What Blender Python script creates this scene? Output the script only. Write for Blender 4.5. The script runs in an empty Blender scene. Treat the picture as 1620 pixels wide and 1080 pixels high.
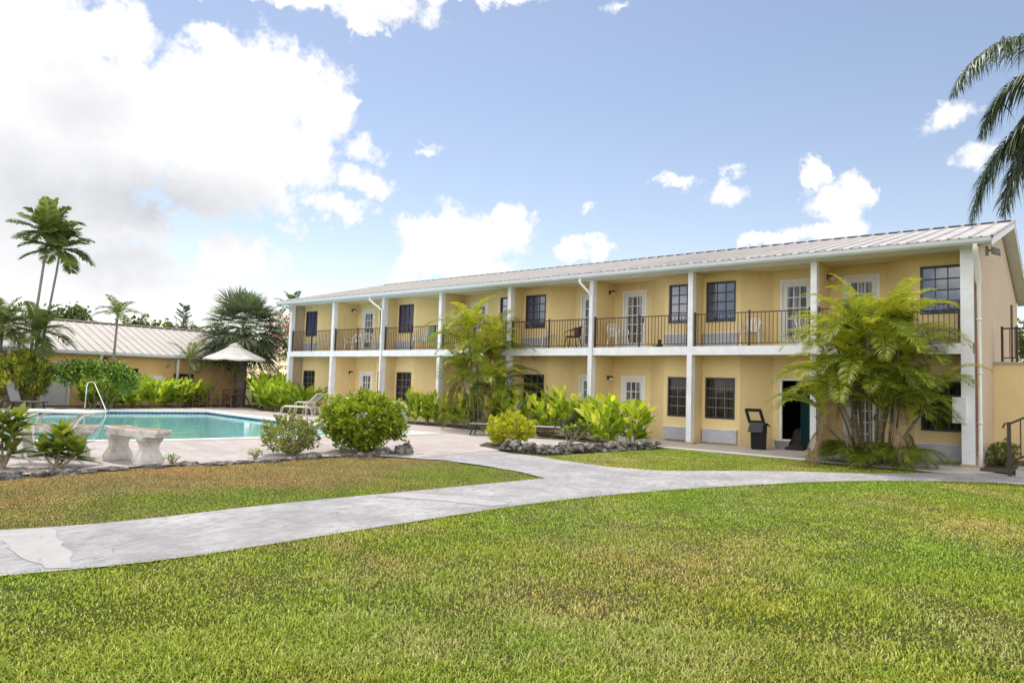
import bpy, bmesh, math, random
import numpy as np
from mathutils import Matrix, Vector, geometry
R = math.radians
PI = math.pi
scene = bpy.context.scene
COL = scene.collection
rng = np.random.default_rng(7)
random.seed(7)

# ------------------------------------------------------------ camera
cam_d = bpy.data.cameras.new("camera")
cam_d.sensor_width = 36.0
cam_d.lens = 24.536
cam_d.clip_start = 0.1
cam_d.clip_end = 5000
cam = bpy.data.objects.new("camera", cam_d)
COL.objects.link(cam)
_R = Vector((0.77335, 0.63329, 0.02959)); _U = Vector((0.01614, -0.06632, 0.99767)); _F = Vector((-0.63378, 0.77107, 0.06151))
CAM = Vector((2.218, -20.283, 1.695))
cam.matrix_world = Matrix(((_R.x, _U.x, -_F.x, CAM.x), (_R.y, _U.y, -_F.y, CAM.y), (_R.z, _U.z, -_F.z, CAM.z), (0, 0, 0, 1)))
scene.camera = cam
scene.view_settings.view_transform = 'Standard'
scene.view_settings.look = 'None'
scene.view_settings.gamma = 1.0
scene.view_settings.exposure = 0.47
scene.view_settings.use_curve_mapping = False

# ------------------------------------------------------------ sun and sky
SUN_EL, SUN_AZ = R(64), R(-68)       # azimuth measured from +Y towards +X
sdir = Vector((math.sin(SUN_AZ) * math.cos(SUN_EL), math.cos(SUN_AZ) * math.cos(SUN_EL), math.sin(SUN_EL)))
sun_d = bpy.data.lights.new("sun", 'SUN')
sun_d.energy = 2.55
sun_d.angle = R(0.53)
sun_d.color = (1.0, 0.955, 0.88)
sun = bpy.data.objects.new("sun", sun_d)
COL.objects.link(sun)
sun.rotation_euler = sdir.to_track_quat('Z', 'Y').to_euler()
sun.location = (0, 0, 40)

CL= [(-1.355, 0.378, 0.173, 0.081, 1.0), (-1.269, 0.297, 0.213, 0.143, 1.0), (-1.294, 0.19, 0.181, 0.086, 1.0), (-1.114, 0.327, 0.173, 0.111, 1.0), (-1.037, 0.393, 0.111, 0.07, 1.0), (-0.972, 0.356, 0.054, 0.066, 1.0), (-0.999, 0.296, 0.077, 0.056, 1.0), (-1.078, 0.245, 0.115, 0.056, 1.0), (-1.228, 0.399, 0.066, 0.047, 1.0), (-0.934, 0.372, 0.019, 0.019, 1.0), (-1.119, 0.423, 0.048, 0.028, 1.0), (-1.231, 0.115, 0.137, 0.054, 1.0), (-1.061, 0.156, 0.061, 0.035, 1.0), (-1.095, 0.124, 0.055, 0.021, 1.0), (-1.301, 0.108, 0.105, 0.051, 1.0), (-1.043, 0.492, 0.13, 0.022, 1.0), (-0.896, 0.499, 0.096, 0.036, 1.0), (-0.904, 0.472, 0.041, 0.016, 1.0), (-0.741, 0.524, 0.112, 0.021, 1.0), (-0.752, 0.208, 0.091, 0.048, 1.0), (-0.811, 0.211, 0.068, 0.035, 1.0), (-0.709, 0.233, 0.037, 0.038, 1.0), (-0.778, 0.171, 0.109, 0.027, 1.0), (-0.852, 0.149, 0.029, 0.014, 1.0), (-0.61, 0.192, 0.033, 0.025, 0.9), (-0.565, 0.197, 0.027, 0.021, 0.75), (-0.262, 0.249, 0.046, 0.041, 1.0), (-0.279, 0.287, 0.022, 0.02, 1.0), (-0.232, 0.256, 0.019, 0.02, 1.0), (-0.337, 0.202, 0.048, 0.015, 1.0), (-0.262, 0.208, 0.063, 0.024, 1.0), (-0.462, 0.285, 0.035, 0.017, 0.55), (-0.387, 0.265, 0.038, 0.02, 0.6), (-0.385, 0.303, 0.02, 0.013, 0.42), (-0.575, 0.257, 0.018, 0.01, 0.42), (-0.134, 0.33, 0.037, 0.021, 0.58), (-0.101, 0.275, 0.028, 0.019, 0.42), (-0.901, 0.271, 0.046, 0.022, 0.7), (-0.91, 0.313, 0.037, 0.026, 0.62), (-0.941, 0.238, 0.052, 0.02, 0.6), (-0.549, 0.501, 0.031, 0.01, 0.45), (-0.811, 0.315, 0.024, 0.012, 0.38), (-0.994, 0.209, 0.025, 0.012, 0.5)]
GR= [(-1.16, 0.214, 0.242, 0.066, 0.72), (-1.295, 0.212, 0.158, 0.093, 0.6), (-1.257, 0.314, 0.107, 0.063, 0.4), (-1.212, 0.141, 0.172, 0.054, 0.45), (-0.877, 0.482, 0.064, 0.018, 0.2), (-1.279, 0.352, 0.041, 0.027, 0.25)]
world = bpy.data.worlds.new("World")
scene.world = world
world.use_nodes = True
wt = world.node_tree
wt.nodes.clear()
def wn(t, **k):
    n = wt.nodes.new(t)
    for a, b in k.items(): setattr(n, a, b)
    return n
def wm(op, a, b=None, c=None, clamp=False):
    n = wn('ShaderNodeMath', operation=op, use_clamp=clamp)
    for i, x in enumerate((a, b, c)):
        if x is None: continue
        if isinstance(x, (int, float)): n.inputs[i].default_value = x
        else: wt.links.new(x, n.inputs[i])
    return n.outputs[0]
out = wn('ShaderNodeOutputWorld'); bg = wn('ShaderNodeBackground')
sky = wn('ShaderNodeTexSky', sky_type='NISHITA', sun_disc=False)
sky.sun_elevation = SUN_EL; sky.sun_rotation = SUN_AZ
sky.air_density = 1.0; sky.dust_density = 0.25; sky.ozone_density = 1.6; sky.altitude = 0
tc = wn('ShaderNodeTexCoord')
sp = wn('ShaderNodeSeparateXYZ'); wt.links.new(tc.outputs['Generated'], sp.inputs[0])
az = wm('ARCTAN2', sp.outputs[0], sp.outputs[1]); el = wm('ARCSINE', sp.outputs[2])
# turbulent offset of the sky coordinates gives ragged cumulus edges
nz = wn('ShaderNodeTexNoise', noise_dimensions='3D'); nz.inputs['Scale'].default_value = 9.0; nz.inputs['Detail'].default_value = 10; nz.inputs['Roughness'].default_value = 0.6
wt.links.new(tc.outputs['Generated'], nz.inputs['Vector'])
nsep = wn('ShaderNodeSeparateColor'); wt.links.new(nz.outputs['Color'], nsep.inputs[0])
nw = wn('ShaderNodeTexNoise', noise_dimensions='3D'); nw.inputs['Scale'].default_value = 42.0; nw.inputs['Detail'].default_value = 6; nw.inputs['Roughness'].default_value = 0.65
wt.links.new(tc.outputs['Generated'], nw.inputs['Vector'])
nsw = wn('ShaderNodeSeparateColor'); wt.links.new(nw.outputs['Color'], nsw.inputs[0])
az2 = wm('ADD', wm('ADD', az, wm('MULTIPLY', wm('SUBTRACT', nsep.outputs[0], .5), .10)), wm('MULTIPLY', wm('SUBTRACT', nsw.outputs[0], .5), .045))
el2 = wm('ADD', wm('ADD', el, wm('MULTIPLY', wm('SUBTRACT', nsep.outputs[1], .5), .08)), wm('MULTIPLY', wm('SUBTRACT', nsw.outputs[1], .5), .04))
def blob(b):
    dx = wm('DIVIDE', wm('SUBTRACT', az2, b[0]), b[2]); dy = wm('DIVIDE', wm('SUBTRACT', el2, b[1]), b[3])
    r2 = wm('ADD', wm('MULTIPLY', dx, dx), wm('MULTIPLY', dy, dy))
    return wm('MULTIPLY', wm('SUBTRACT', 1.0, wm('SQRT', r2)), b[4])
F_ = None
for b in CL:
    v = blob(b); F_ = v if F_ is None else wm('MAXIMUM', F_, v)
G_ = None
for b in GR:
    v = wm('MAXIMUM', blob(b), 0.0); G_ = v if G_ is None else wm('MAXIMUM', G_, v)
n2 = wn('ShaderNodeTexNoise'); n2.inputs['Scale'].default_value = 26; n2.inputs['Detail'].default_value = 8; n2.inputs['Roughness'].default_value = 0.62
wt.links.new(tc.outputs['Generated'], n2.inputs['Vector'])
Fn = wm('ADD', F_, wm('MULTIPLY', wm('SUBTRACT', n2.outputs[0], .5), 1.5))
dens = wn('ShaderNodeMapRange', interpolation_type='SMOOTHSTEP'); wt.links.new(Fn, dens.inputs[0])
dens.inputs[1].default_value = 0.0; dens.inputs[2].default_value = 0.42
# thickness shading: bright rims, greyer undersides
n3 = wn('ShaderNodeTexNoise'); n3.inputs['Scale'].default_value = 5; n3.inputs['Detail'].default_value = 7; n3.inputs['Roughness'].default_value = 0.55
wt.links.new(tc.outputs['Generated'], n3.inputs['Vector'])
grey = wm('ADD', wm('MULTIPLY', G_, 1.2), wm('MULTIPLY', wm('SUBTRACT', n3.outputs[0], .50), .7), clamp=True)
ccol = wn('ShaderNodeMix', data_type='RGBA'); wt.links.new(grey, ccol.inputs['Factor'])
ccol.inputs['A'].default_value = (6.4, 6.4, 6.45, 1)
ccol.inputs['B'].default_value = (3.7, 3.8, 4.05, 1)
sk = wn('ShaderNodeMix', data_type='RGBA', blend_type='MULTIPLY'); sk.inputs['Factor'].default_value = 1; sk.inputs['B'].default_value = (1.26, 1.05, .92, 1)
wt.links.new(sky.outputs[0], sk.inputs['A'])
mx = wn('ShaderNodeMix', data_type='RGBA'); wt.links.new(dens.outputs[0], mx.inputs['Factor'])
wt.links.new(sk.outputs['Result'], mx.inputs['A']); wt.links.new(ccol.outputs['Result'], mx.inputs['B'])
# unseen, extra-bright clouds added behind the viewer as fill for the shaded facade
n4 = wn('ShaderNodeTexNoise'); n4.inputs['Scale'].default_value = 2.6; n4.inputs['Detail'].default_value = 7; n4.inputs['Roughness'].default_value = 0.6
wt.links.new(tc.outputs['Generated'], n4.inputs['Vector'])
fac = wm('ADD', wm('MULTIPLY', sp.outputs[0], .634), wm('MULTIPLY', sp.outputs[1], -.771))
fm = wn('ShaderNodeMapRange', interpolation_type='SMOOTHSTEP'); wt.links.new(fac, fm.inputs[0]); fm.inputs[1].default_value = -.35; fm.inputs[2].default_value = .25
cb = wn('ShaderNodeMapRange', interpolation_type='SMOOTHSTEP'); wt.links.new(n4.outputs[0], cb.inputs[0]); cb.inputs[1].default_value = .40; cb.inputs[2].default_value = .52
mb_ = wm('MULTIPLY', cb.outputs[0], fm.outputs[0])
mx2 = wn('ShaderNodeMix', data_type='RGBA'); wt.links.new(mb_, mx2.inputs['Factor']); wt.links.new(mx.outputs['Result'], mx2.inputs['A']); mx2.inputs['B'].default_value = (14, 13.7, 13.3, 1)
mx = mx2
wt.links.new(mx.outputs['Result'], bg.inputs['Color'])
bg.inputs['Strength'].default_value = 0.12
wt.links.new(bg.outputs[0], out.inputs[0])
world.cycles.sampling_method = 'MANUAL'; world.cycles.sample_map_resolution = 512

# ------------------------------------------------------------ materials
MATS = {}
def newmat(name):
    m = bpy.data.materials.new(name); m.use_nodes = True
    t = m.node_tree; b = t.nodes['Principled BSDF']
    MATS[name] = m
    return m, t, b
def N(t, ty, **k):
    n = t.nodes.new(ty)
    for a, b in k.items(): setattr(n, a, b)
    return n
def noise(t, scale, detail=5, rough=.55, coord='pos', stretch=None):
    n = N(t, 'ShaderNodeTexNoise'); n.inputs['Scale'].default_value = scale; n.inputs['Detail'].default_value = detail; n.inputs['Roughness'].default_value = rough
    g = N(t, 'ShaderNodeNewGeometry'); src = g.outputs['Position']
    if stretch:
        mp = N(t, 'ShaderNodeMapping'); mp.inputs['Scale'].default_value = stretch; t.links.new(src, mp.inputs[0]); src = mp.outputs[0]
    t.links.new(src, n.inputs['Vector'])
    return n.outputs[0]
def ramp(t, fac, stops):
    r = N(t, 'ShaderNodeValToRGB'); e = r.color_ramp.elements
    while len(e) < len(stops): e.new(.5)
    for i, (p, c) in enumerate(stops):
        e[i].position = p; e[i].color = (*c, 1) if len(c) == 3 else c
    t.links.new(fac, r.inputs[0]); return r.outputs[0]
def mixc(t, fac, a, b, mode='MIX'):
    n = N(t, 'ShaderNodeMix', data_type='RGBA', blend_type=mode)
    for s, v in (('Factor', fac), ('A', a), ('B', b)):
        if isinstance(v, (int, float)): n.inputs[s].default_value = v
        elif isinstance(v, tuple): n.inputs[s].default_value = (*v, 1) if len(v) == 3 else v
        else: t.links.new(v, n.inputs[s])
    return n.outputs['Result']
def bump(t, b, h, strength=.3, dist=.01):
    n = N(t, 'ShaderNodeBump'); n.inputs['Strength'].default_value = strength; n.inputs['Distance'].default_value = dist
    t.links.new(h, n.inputs['Height']); t.links.new(n.outputs[0], b.inputs['Normal'])
def plain(name, c, rough=.5, metal=0, var=.12, vs=3, bs=0, bscale=60, spec=.5, c2=None, ior=None):
    m, t, b = newmat(name)
    c2 = c2 or tuple(x * (1 - var * 2) for x in c)
    b.inputs['Roughness'].default_value = rough; b.inputs['Metallic'].default_value = metal
    b.inputs['Specular IOR Level'].default_value = spec
    if ior: b.inputs['IOR'].default_value = ior
    col = ramp(t, noise(t, vs, 6, .6), [(.3, c2), (.62, c)])
    t.links.new(col, b.inputs['Base Color'])
    if bs: bump(t, b, noise(t, bscale, 4), bs)
    return m
def leafmat(name, stops, rough=.42, trans=.3, spec=.35):
    """foliage: colour of each leaf from its own 'var' attribute"""
    m, t, b = newmat(name)
    a = N(t, 'ShaderNodeAttribute', attribute_name='var')
    col = ramp(t, a.outputs['Fac'], stops)
    t.links.new(col, b.inputs['Base Color'])
    b.inputs['Roughness'].default_value = rough; b.inputs['Specular IOR Level'].default_value = spec
    tr = N(t, 'ShaderNodeBsdfTranslucent'); t.links.new(mixc(t, 1.0, col, (1.25, 1.3, .55), 'MULTIPLY'), tr.inputs[0])
    ms = N(t, 'ShaderNodeMixShader'); ms.inputs[0].default_value = trans
    t.links.new(b.outputs[0], ms.inputs[1]); t.links.new(tr.outputs[0], ms.inputs[2])
    t.links.new(ms.outputs[0], t.nodes['Material Output'].inputs[0])
    return m

# walls: painted render with faint streaks and grime at the foot
def wallmat(name, c, dirt, amt=.25):
    m, t, b = newmat(name)
    n1 = noise(t, 1.1, 6, .6, stretch=(1, 1, .35)); n2 = noise(t, 3, 7, .7, stretch=(1, 1, .5))
    base = mixc(t, ramp(t, n1, [(.35, (0, 0, 0)), (.7, (1, 1, 1))]), tuple(x * .93 for x in c), c)
    base = mixc(t, ramp(t, n2, [(.52, (0, 0, 0)), (.75, (amt, amt, amt))]), base, dirt)
    g = N(t, 'ShaderNodeNewGeometry'); s = N(t, 'ShaderNodeSeparateXYZ'); t.links.new(g.outputs['Position'], s.inputs[0])
    mr = N(t, 'ShaderNodeMapRange'); t.links.new(s.outputs[2], mr.inputs[0]); mr.inputs[1].default_value = .45; mr.inputs[2].default_value = 0.0
    f = N(t, 'ShaderNodeMath', operation='MULTIPLY'); t.links.new(mr.outputs[0], f.inputs[0]); t.links.new(noise(t, 4, 6, .7), f.inputs[1])
    base = mixc(t, f.outputs[0], base, dirt)
    t.links.new(base, b.inputs['Base Color']); b.inputs['Roughness'].default_value = .85; b.inputs['Specular IOR Level'].default_value = .2
    bump(t, b, noise(t, 55, 4, .6), .25, .006)
    return m
YEL = (.79, .62, .33)
wallmat('yellow_render', YEL, (.50, .38, .21), .3)
wallmat('cream_render', (.58, .46, .34), (.36, .29, .22), .5)
wallmat('far_render', (.76, .50, .23), (.5, .35, .18), .2)
plain('white_paint', (.83, .84, .89), .55, var=.07, vs=3.5, bs=.1, bscale=20)
leafmat('dry_leaf', [(0, (.16, .09, .04)), (.6, (.34, .22, .10)), (1, (.50, .42, .16))], rough=.8, trans=.1)
plain('ceiling_paint', (.72, .62, .42), .8, var=.04)
plain('gutter_metal', (.66, .70, .76), .35, var=.05)
plain('dark_bronze', (.035, .022, .018), .45, var=.1)
plain('window_bronze', (.045, .035, .035), .4, var=.1)
plain('muntin_grey', (.16, .15, .15), .5, var=.05)
plain('door_white', (.72, .72, .74), .45, var=.03)
plain('brown_plaster_foot', (.50, .36, .16), .8, var=.1)
plain('lamp_black', (.02, .015, .012), .4)
plain('frosted_glass', (.6, .55, .42), .3, var=.02)
plain('white_plastic', (.80, .79, .76), .4, var=.04)
plain('cream_frame', (.66, .60, .50), .4, var=.06)
plain('wicker_brown', (.075, .03, .022), .6, var=.2, vs=40, bs=.5, bscale=90)
plain('wood_brown', (.16, .095, .06), .6, var=.2, vs=9)
plain('sling_grey', (.36, .34, .36), .7, var=.05, vs=60)
plain('sling_light', (.33, .30, .32), .8, var=.05, vs=60)
plain('frame_dark', (.03, .027, .028), .4)
plain('bin_black', (.006, .006, .007), .55, var=.2, vs=8, spec=.3)
plain('curtain_teal', (.02, .12, .14), .9, var=.2, vs=14)
plain('curtain_cloth', (.32, .32, .36), .9, var=.25, vs=9)
plain('room_dark', (.03, .025, .022), .9)
plain('cloth_dark', (.03, .028, .032), .9, var=.2, vs=12, bs=.6, bscale=20)
plain('basket_grey', (.30, .28, .26), .8, var=.2, vs=20)
plain('cloth_green', (.13, .20, .10), .9, var=.15)
plain('canopy_cloth', (.78, .73, .68), .85, var=.04, vs=2)
plain('pipe_white', (.78, .77, .74), .4, var=.06)
plain('chrome', (.75, .75, .75), .12, metal=1, var=.02)
plain('tile_brown', (.42, .22, .12), .45, var=.3, vs=6)
plain('terracotta', (.45, .16, .07), .6, var=.15)
plain('alarm_red', (.16, .02, .02), .5)
plain('coping_white', (.66, .64, .61), .6, var=.06, vs=4, bs=.15)
plain('soil', (.10, .07, .045), .95, var=.4, vs=9, bs=1, bscale=25)
plain('bark_brown', (.14, .10, .07), .9, var=.3, vs=8, bs=.8, bscale=30)
plain('stem_green', (.26, .27, .09), .5, var=.25, vs=5)
plain('twig_pale', (.30, .26, .19), .8, var=.2, vs=12)
def mk_glass(name, c, ior, cur=None):
    m, t, b = newmat(name)
    col = c
    if cur:                                   # drawn curtains behind the panes
        nn = noise(t, 9, 2, .5, stretch=(2.2, 2.2, .08))
        col = ramp(t, nn, [(.42, c), (.6, cur)]); t.links.new(col, b.inputs['Base Color'])
    else: b.inputs['Base Color'].default_value = (*c, 1)
    b.inputs['Roughness'].default_value = .03; b.inputs['IOR'].default_value = ior
    bump(t, b, noise(t, 1.3, 2), .06, .02)
    return m
mk_glass('glass_upper', (.028, .045, .14), 2.3)
mk_glass('glass_lower', (.012, .011, .011), 1.35, (.045, .042, .04))
mk_glass('glass_door', (.06, .065, .075), 1.5, (.30, .31, .35))
# louvred air conditioner grille
m, t, b = newmat('grille_metal')
w = N(t, 'ShaderNodeTexWave', bands_direction='DIAGONAL'); w.inputs['Scale'].default_value = 16
g = N(t, 'ShaderNodeNewGeometry'); t.links.new(g.outputs['Position'], w.inputs['Vector'])
t.links.new(ramp(t, noise(t, 6, 4), [(.3, (.46, .47, .52)), (.7, (.58, .59, .65))]), b.inputs['Base Color'])
b.inputs['Roughness'].default_value = .5; bump(t, b, w.outputs['Fac'], .35, .01)
# metal roof
def roofmat(name, c, c2, c3):
    m, t, b = newmat(name)
    a = mixc(t, ramp(t, noise(t, .5, 6, .65), [(.35, (0,) * 3), (.7, (1,) * 3)]), c, c2)
    a = mixc(t, ramp(t, noise(t, 2.4, 7, .7, stretch=(1.4, .25, 1)), [(.5, (0,) * 3), (.72, (.7,) * 3)]), a, c3)
    t.links.new(a, b.inputs['Base Color']); b.inputs['Roughness'].default_value = .5
    b.inputs['Specular IOR Level'].default_value = .4
roofmat('roof_metal', (.50, .465, .43), (.43, .41, .39), (.34, .31, .285))
roofmat('roof_far', (.42, .385, .345), (.38, .345, .31), (.33, .29, .25))
# concrete path
m, t, b = newmat('concrete')
a = ramp(t, noise(t, .9, 8, .68), [(.32, (.24, .23, .235)), (.5, (.335, .325, .328)), (.66, (.43, .42, .415))])
a = mixc(t, ramp(t, noise(t, 14, 8, .75, stretch=(1, .35, 1)), [(.48, (0,) * 3), (.62, (.75,) * 3)]), a, (.20, .195, .20))
a = mixc(t, ramp(t, noise(t, 60, 3, .6), [(.60, (0,) * 3), (.72, (.6,) * 3)]), a, (.52, .51, .49))
t.links.new(a, b.inputs['Base Color']); b.inputs['Roughness'].default_value = .9; b.inputs['Specular IOR Level'].default_value = .15
bump(t, b, noise(t, 45, 8, .75), .5, .01)
m, t, b = newmat('concrete_patch')
t.links.new(ramp(t, noise(t, 3, 7, .7), [(.3, (.33, .32, .315)), (.7, (.41, .40, .39))]), b.inputs['Base Color'])
b.inputs['Roughness'].default_value = .9; b.inputs['Specular IOR Level'].default_value = .15; bump(t, b, noise(t, 40, 6, .7), .4, .008)
# stamped, pinkish pool deck
m, t, b = newmat('deck_stone')
br = N(t, 'ShaderNodeTexBrick'); g = N(t, 'ShaderNodeNewGeometry'); mp = N(t, 'ShaderNodeMapping'); mp.inputs['Rotation'].default_value = (0, 0, R(12)); mp.inputs['Scale'].default_value = (1, 1, 1)
t.links.new(g.outputs['Position'], mp.inputs[0]); t.links.new(mp.outputs[0], br.inputs['Vector'])
br.inputs['Scale'].default_value = 1.1; br.inputs['Mortar Size'].default_value = .012; br.inputs['Brick Width'].default_value = .62; br.inputs['Row Height'].default_value = .42; br.inputs['Mortar Smooth'].default_value = .4
br.inputs['Color1'].default_value = (.38, .325, .31, 1); br.inputs['Color2'].default_value = (.45, .40, .38, 1); br.inputs['Mortar'].default_value = (.25, .20, .185, 1)
a = mixc(t, ramp(t, noise(t, .7, 7, .65), [(.4, (0,) * 3), (.75, (.6,) * 3)]), br.outputs['Color'], (.48, .44, .42))
a = mixc(t, ramp(t, noise(t, 7, 7, .75, stretch=(.5, 1.2, 1)), [(.50, (0,) * 3), (.66, (.75,) * 3)]), a, (.34, .29, .265))
t.links.new(a, b.inputs['Base Color']); b.inputs['Roughness'].default_value = .85; b.inputs['Specular IOR Level'].default_value = .2
bump(t, b, noise(t, 22, 6, .7), .4, .01)
# lawn soil and thatch
def patch(t):
    """where the lawn has dried out: same field for the soil and for every blade"""
    n1 = noise(t, .42, 5, .6); n2 = noise(t, 2.3, 5, .65)
    a = N(t, 'ShaderNodeMath', operation='MULTIPLY_ADD'); t.links.new(n2, a.inputs[0]); a.inputs[1].default_value = .45; 
    t.links.new(n1, a.inputs[2])
    return a.outputs[0]
m, t, b = newmat('lawn_soil')
a = mixc(t, ramp(t, patch(t), [(.64, (0,) * 3), (.86, (1,) * 3)]), (.11, .14, .025), (.15, .13, .05))
a = mixc(t, ramp(t, noise(t, 70, 5, .8), [(.4, (0,) * 3), (.62, (1,) * 3)]), mixc(t, 1.0, a, (.45, .45, .45), 'MULTIPLY'), a)
t.links.new(a, b.inputs['Base Color']); b.inputs['Roughness'].default_value = 1; b.inputs['Specular IOR Level'].default_value = .1
bump(t, b, noise(t, 60, 6, .8), 1, .03)
def grassmat(name, dry_lo, dry_hi, g1, g2, g3, d1, d2):
    m, t, b = newmat(name)
    at = N(t, 'ShaderNodeAttribute', attribute_name='var')
    gr = ramp(t, at.outputs['Fac'], [(0, g1), (.55, g2), (1, g3)]); dr = ramp(t, at.outputs['Fac'], [(0, d1), (1, d2)])
    s = N(t, 'ShaderNodeMath', operation='MULTIPLY_ADD'); t.links.new(at.outputs['Fac'], s.inputs[0]); s.inputs[1].default_value = .22; pf = patch(t)
    if name == 'grass_strip':                       # the strip is parched along the rocks and greener beside the path
        g2 = N(t, 'ShaderNodeNewGeometry'); sx = N(t, 'ShaderNodeSeparateXYZ'); t.links.new(g2.outputs['Position'], sx.inputs[0]); mr = N(t, 'ShaderNodeMapRange'); t.links.new(sx.outputs[0], mr.inputs[0])
        mr.inputs[1].default_value = -6.6; mr.inputs[2].default_value = -9.2; mr.inputs[3].default_value = -.05; mr.inputs[4].default_value = .28; ad = N(t, 'ShaderNodeMath', operation='ADD'); t.links.new(pf, ad.inputs[0]); t.links.new(mr.outputs[0], ad.inputs[1]); pf = ad.outputs[0]
    t.links.new(pf, s.inputs[2])
    col = mixc(t, ramp(t, s.outputs[0], [(dry_lo, (0,) * 3), (dry_hi, (1,) * 3)]), gr, dr)
    hue = ramp(t, noise(t, .23, 3), [(.35, (.80, 1.0, .8)), (.65, (1.15, 1.03, .95))])
    col = mixc(t, 1.0, col, hue, 'MULTIPLY')
    t.links.new(col, b.inputs['Base Color']); b.inputs['Roughness'].default_value = .5; b.inputs['Specular IOR Level'].default_value = .3
    tr = N(t, 'ShaderNodeBsdfTranslucent'); t.links.new(mixc(t, 1.0, col, (1.2, 1.25, .6), 'MULTIPLY'), tr.inputs[0])
    ms = N(t, 'ShaderNodeMixShader'); ms.inputs[0].default_value = .3
    t.links.new(b.outputs[0], ms.inputs[1]); t.links.new(tr.outputs[0], ms.inputs[2]); t.links.new(ms.outputs[0], t.nodes['Material Output'].inputs[0])
grassmat('grass_blades', .82, 1.16, (.14, .20, .015), (.33, .40, .04), (.60, .62, .12), (.32, .27, .07), (.68, .60, .25))
grassmat('grass_strip', .84, 1.12, (.14, .20, .02), (.30, .35, .045), (.50, .50, .11), (.29, .185, .075), (.60, .42, .22))
# water
m, t, b = newmat('pool_water')
t.nodes.remove(b)
gl = N(t, 'ShaderNodeBsdfGlossy'); gl.inputs['Roughness'].default_value = .02; tp = N(t, 'ShaderNodeBsdfTransparent'); tp.inputs[0].default_value = (.84, .98, .99, 1)
fr = N(t, 'ShaderNodeFresnel'); fr.inputs[0].default_value = 1.33
bp_ = N(t, 'ShaderNodeBump'); bp_.inputs['Strength'].default_value = .35; bp_.inputs['Distance'].default_value = .03
t.links.new(noise(t, 1.6, 3, .5), bp_.inputs['Height'])
t.links.new(bp_.outputs[0], gl.inputs['Normal']); t.links.new(bp_.outputs[0], fr.inputs['Normal'])
ms = N(t, 'ShaderNodeMixShader'); t.links.new(fr.outputs[0], ms.inputs[0]); t.links.new(tp.outputs[0], ms.inputs[1]); t.links.new(gl.outputs[0], ms.inputs[2])
t.links.new(ms.outputs[0], t.nodes['Material Output'].inputs[0])
m, t, b = newmat('pool_plaster')
t.links.new(ramp(t, noise(t, .8, 4), [(.3, (.62, .88, .88)), (.7, (.76, .95, .94))]), b.inputs['Base Color']); b.inputs['Roughness'].default_value = .8
m, t, b = newmat('pool_tile')
br = N(t, 'ShaderNodeTexBrick'); g = N(t, 'ShaderNodeTexCoord'); t.links.new(g.outputs['UV'], br.inputs['Vector'])
br.offset = 0; br.inputs['Scale'].default_value = 1; br.inputs['Brick Width'].default_value = .16; br.inputs['Row Height'].default_value = .16; br.inputs['Mortar Size'].default_value = .012
br.inputs['Color1'].default_value = (.012, .03, .09, 1); br.inputs['Color2'].default_value = (.02, .06, .17, 1); br.inputs['Mortar'].default_value = (.10, .2, .3, 1)
t.links.new(br.outputs['Color'], b.inputs['Base Color']); b.inputs['Roughness'].default_value = .2
# limestone
m, t, b = newmat('limestone')
a = ramp(t, noise(t, 7, 8, .72), [(.38, (.035, .032, .03)), (.50, (.17, .155, .14)), (.68, (.50, .47, .43))])
t.links.new(a, b.inputs['Base Color']); b.inputs['Roughness'].default_value = .95; bump(t, b, noise(t, 18, 8, .75), 1, .06)
m, t, b = newmat('bench_stone')
a = ramp(t, noise(t, 5, 8, .7), [(.3, (.36, .34, .31)), (.5, (.60, .58, .55)), (.7, (.70, .68, .65))])
v = N(t, 'ShaderNodeTexVoronoi', feature='DISTANCE_TO_EDGE'); v.inputs['Scale'].default_value = 5; g = N(t, 'ShaderNodeNewGeometry'); 
mm = N(t, 'ShaderNodeVectorMath', operation='ADD'); nn = N(t, 'ShaderNodeTexNoise'); nn.inputs['Scale'].default_value = 6; t.links.new(g.outputs['Position'], nn.inputs['Vector'])
t.links.new(g.outputs['Position'], mm.inputs[0]); t.links.new(nn.outputs['Color'], mm.inputs[1]); t.links.new(mm.outputs[0], v.inputs['Vector'])
cr = ramp(t, v.outputs['Distance'], [(.0, (1,) * 3), (.012, (0,) * 3)])
cm = mixc(t, 1.0, cr, ramp(t, noise(t, 3, 2), [(.5, (0,) * 3), (.62, (1,) * 3)]), 'MULTIPLY')
a = mixc(t, cm, a, (.12, .11, .10))
t.links.new(a, b.inputs['Base Color']); b.inputs['Roughness'].default_value = .9; bump(t, b, noise(t, 25, 7, .7), .7, .02)
# palm trunks with leaf scars
def trunkmat(name, c1, c2, rings):
    m, t, b = newmat(name)
    g = N(t, 'ShaderNodeNewGeometry'); s = N(t, 'ShaderNodeSeparateXYZ'); t.links.new(g.outputs['Position'], s.inputs[0])
    w = N(t, 'ShaderNodeMath', operation='MULTIPLY_ADD'); t.links.new(s.outputs[2], w.inputs[0]); w.inputs[1].default_value = rings; t.links.new(noise(t, 5, 3), w.inputs[2])
    fr = N(t, 'ShaderNodeMath', operation='FRACT'); t.links.new(w.outputs[0], fr.inputs[0])
    a = mixc(t, ramp(t, fr.outputs[0], [(0, (1,) * 3), (.18, (0,) * 3)]), ramp(t, noise(t, 9, 7, .7), [(.3, c2), (.65, c1)]), tuple(x * .45 for x in c2))
    t.links.new(a, b.inputs['Base Color']); b.inputs['Roughness'].default_value = .9; bump(t, b, noise(t, 30, 6, .7), .8, .02)
trunkmat('palm_trunk', (.30, .27, .23), (.16, .14, .12), 9)
trunkmat('sabal_trunk', (.30, .24, .22), (.14, .11, .10), 12)
trunkmat('areca_stem', (.22, .19, .10), (.09, .075, .045), 7)
plain('walk_concrete', (.56, .51, .46), .9, var=.12, vs=2.5, bs=.3)
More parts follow.
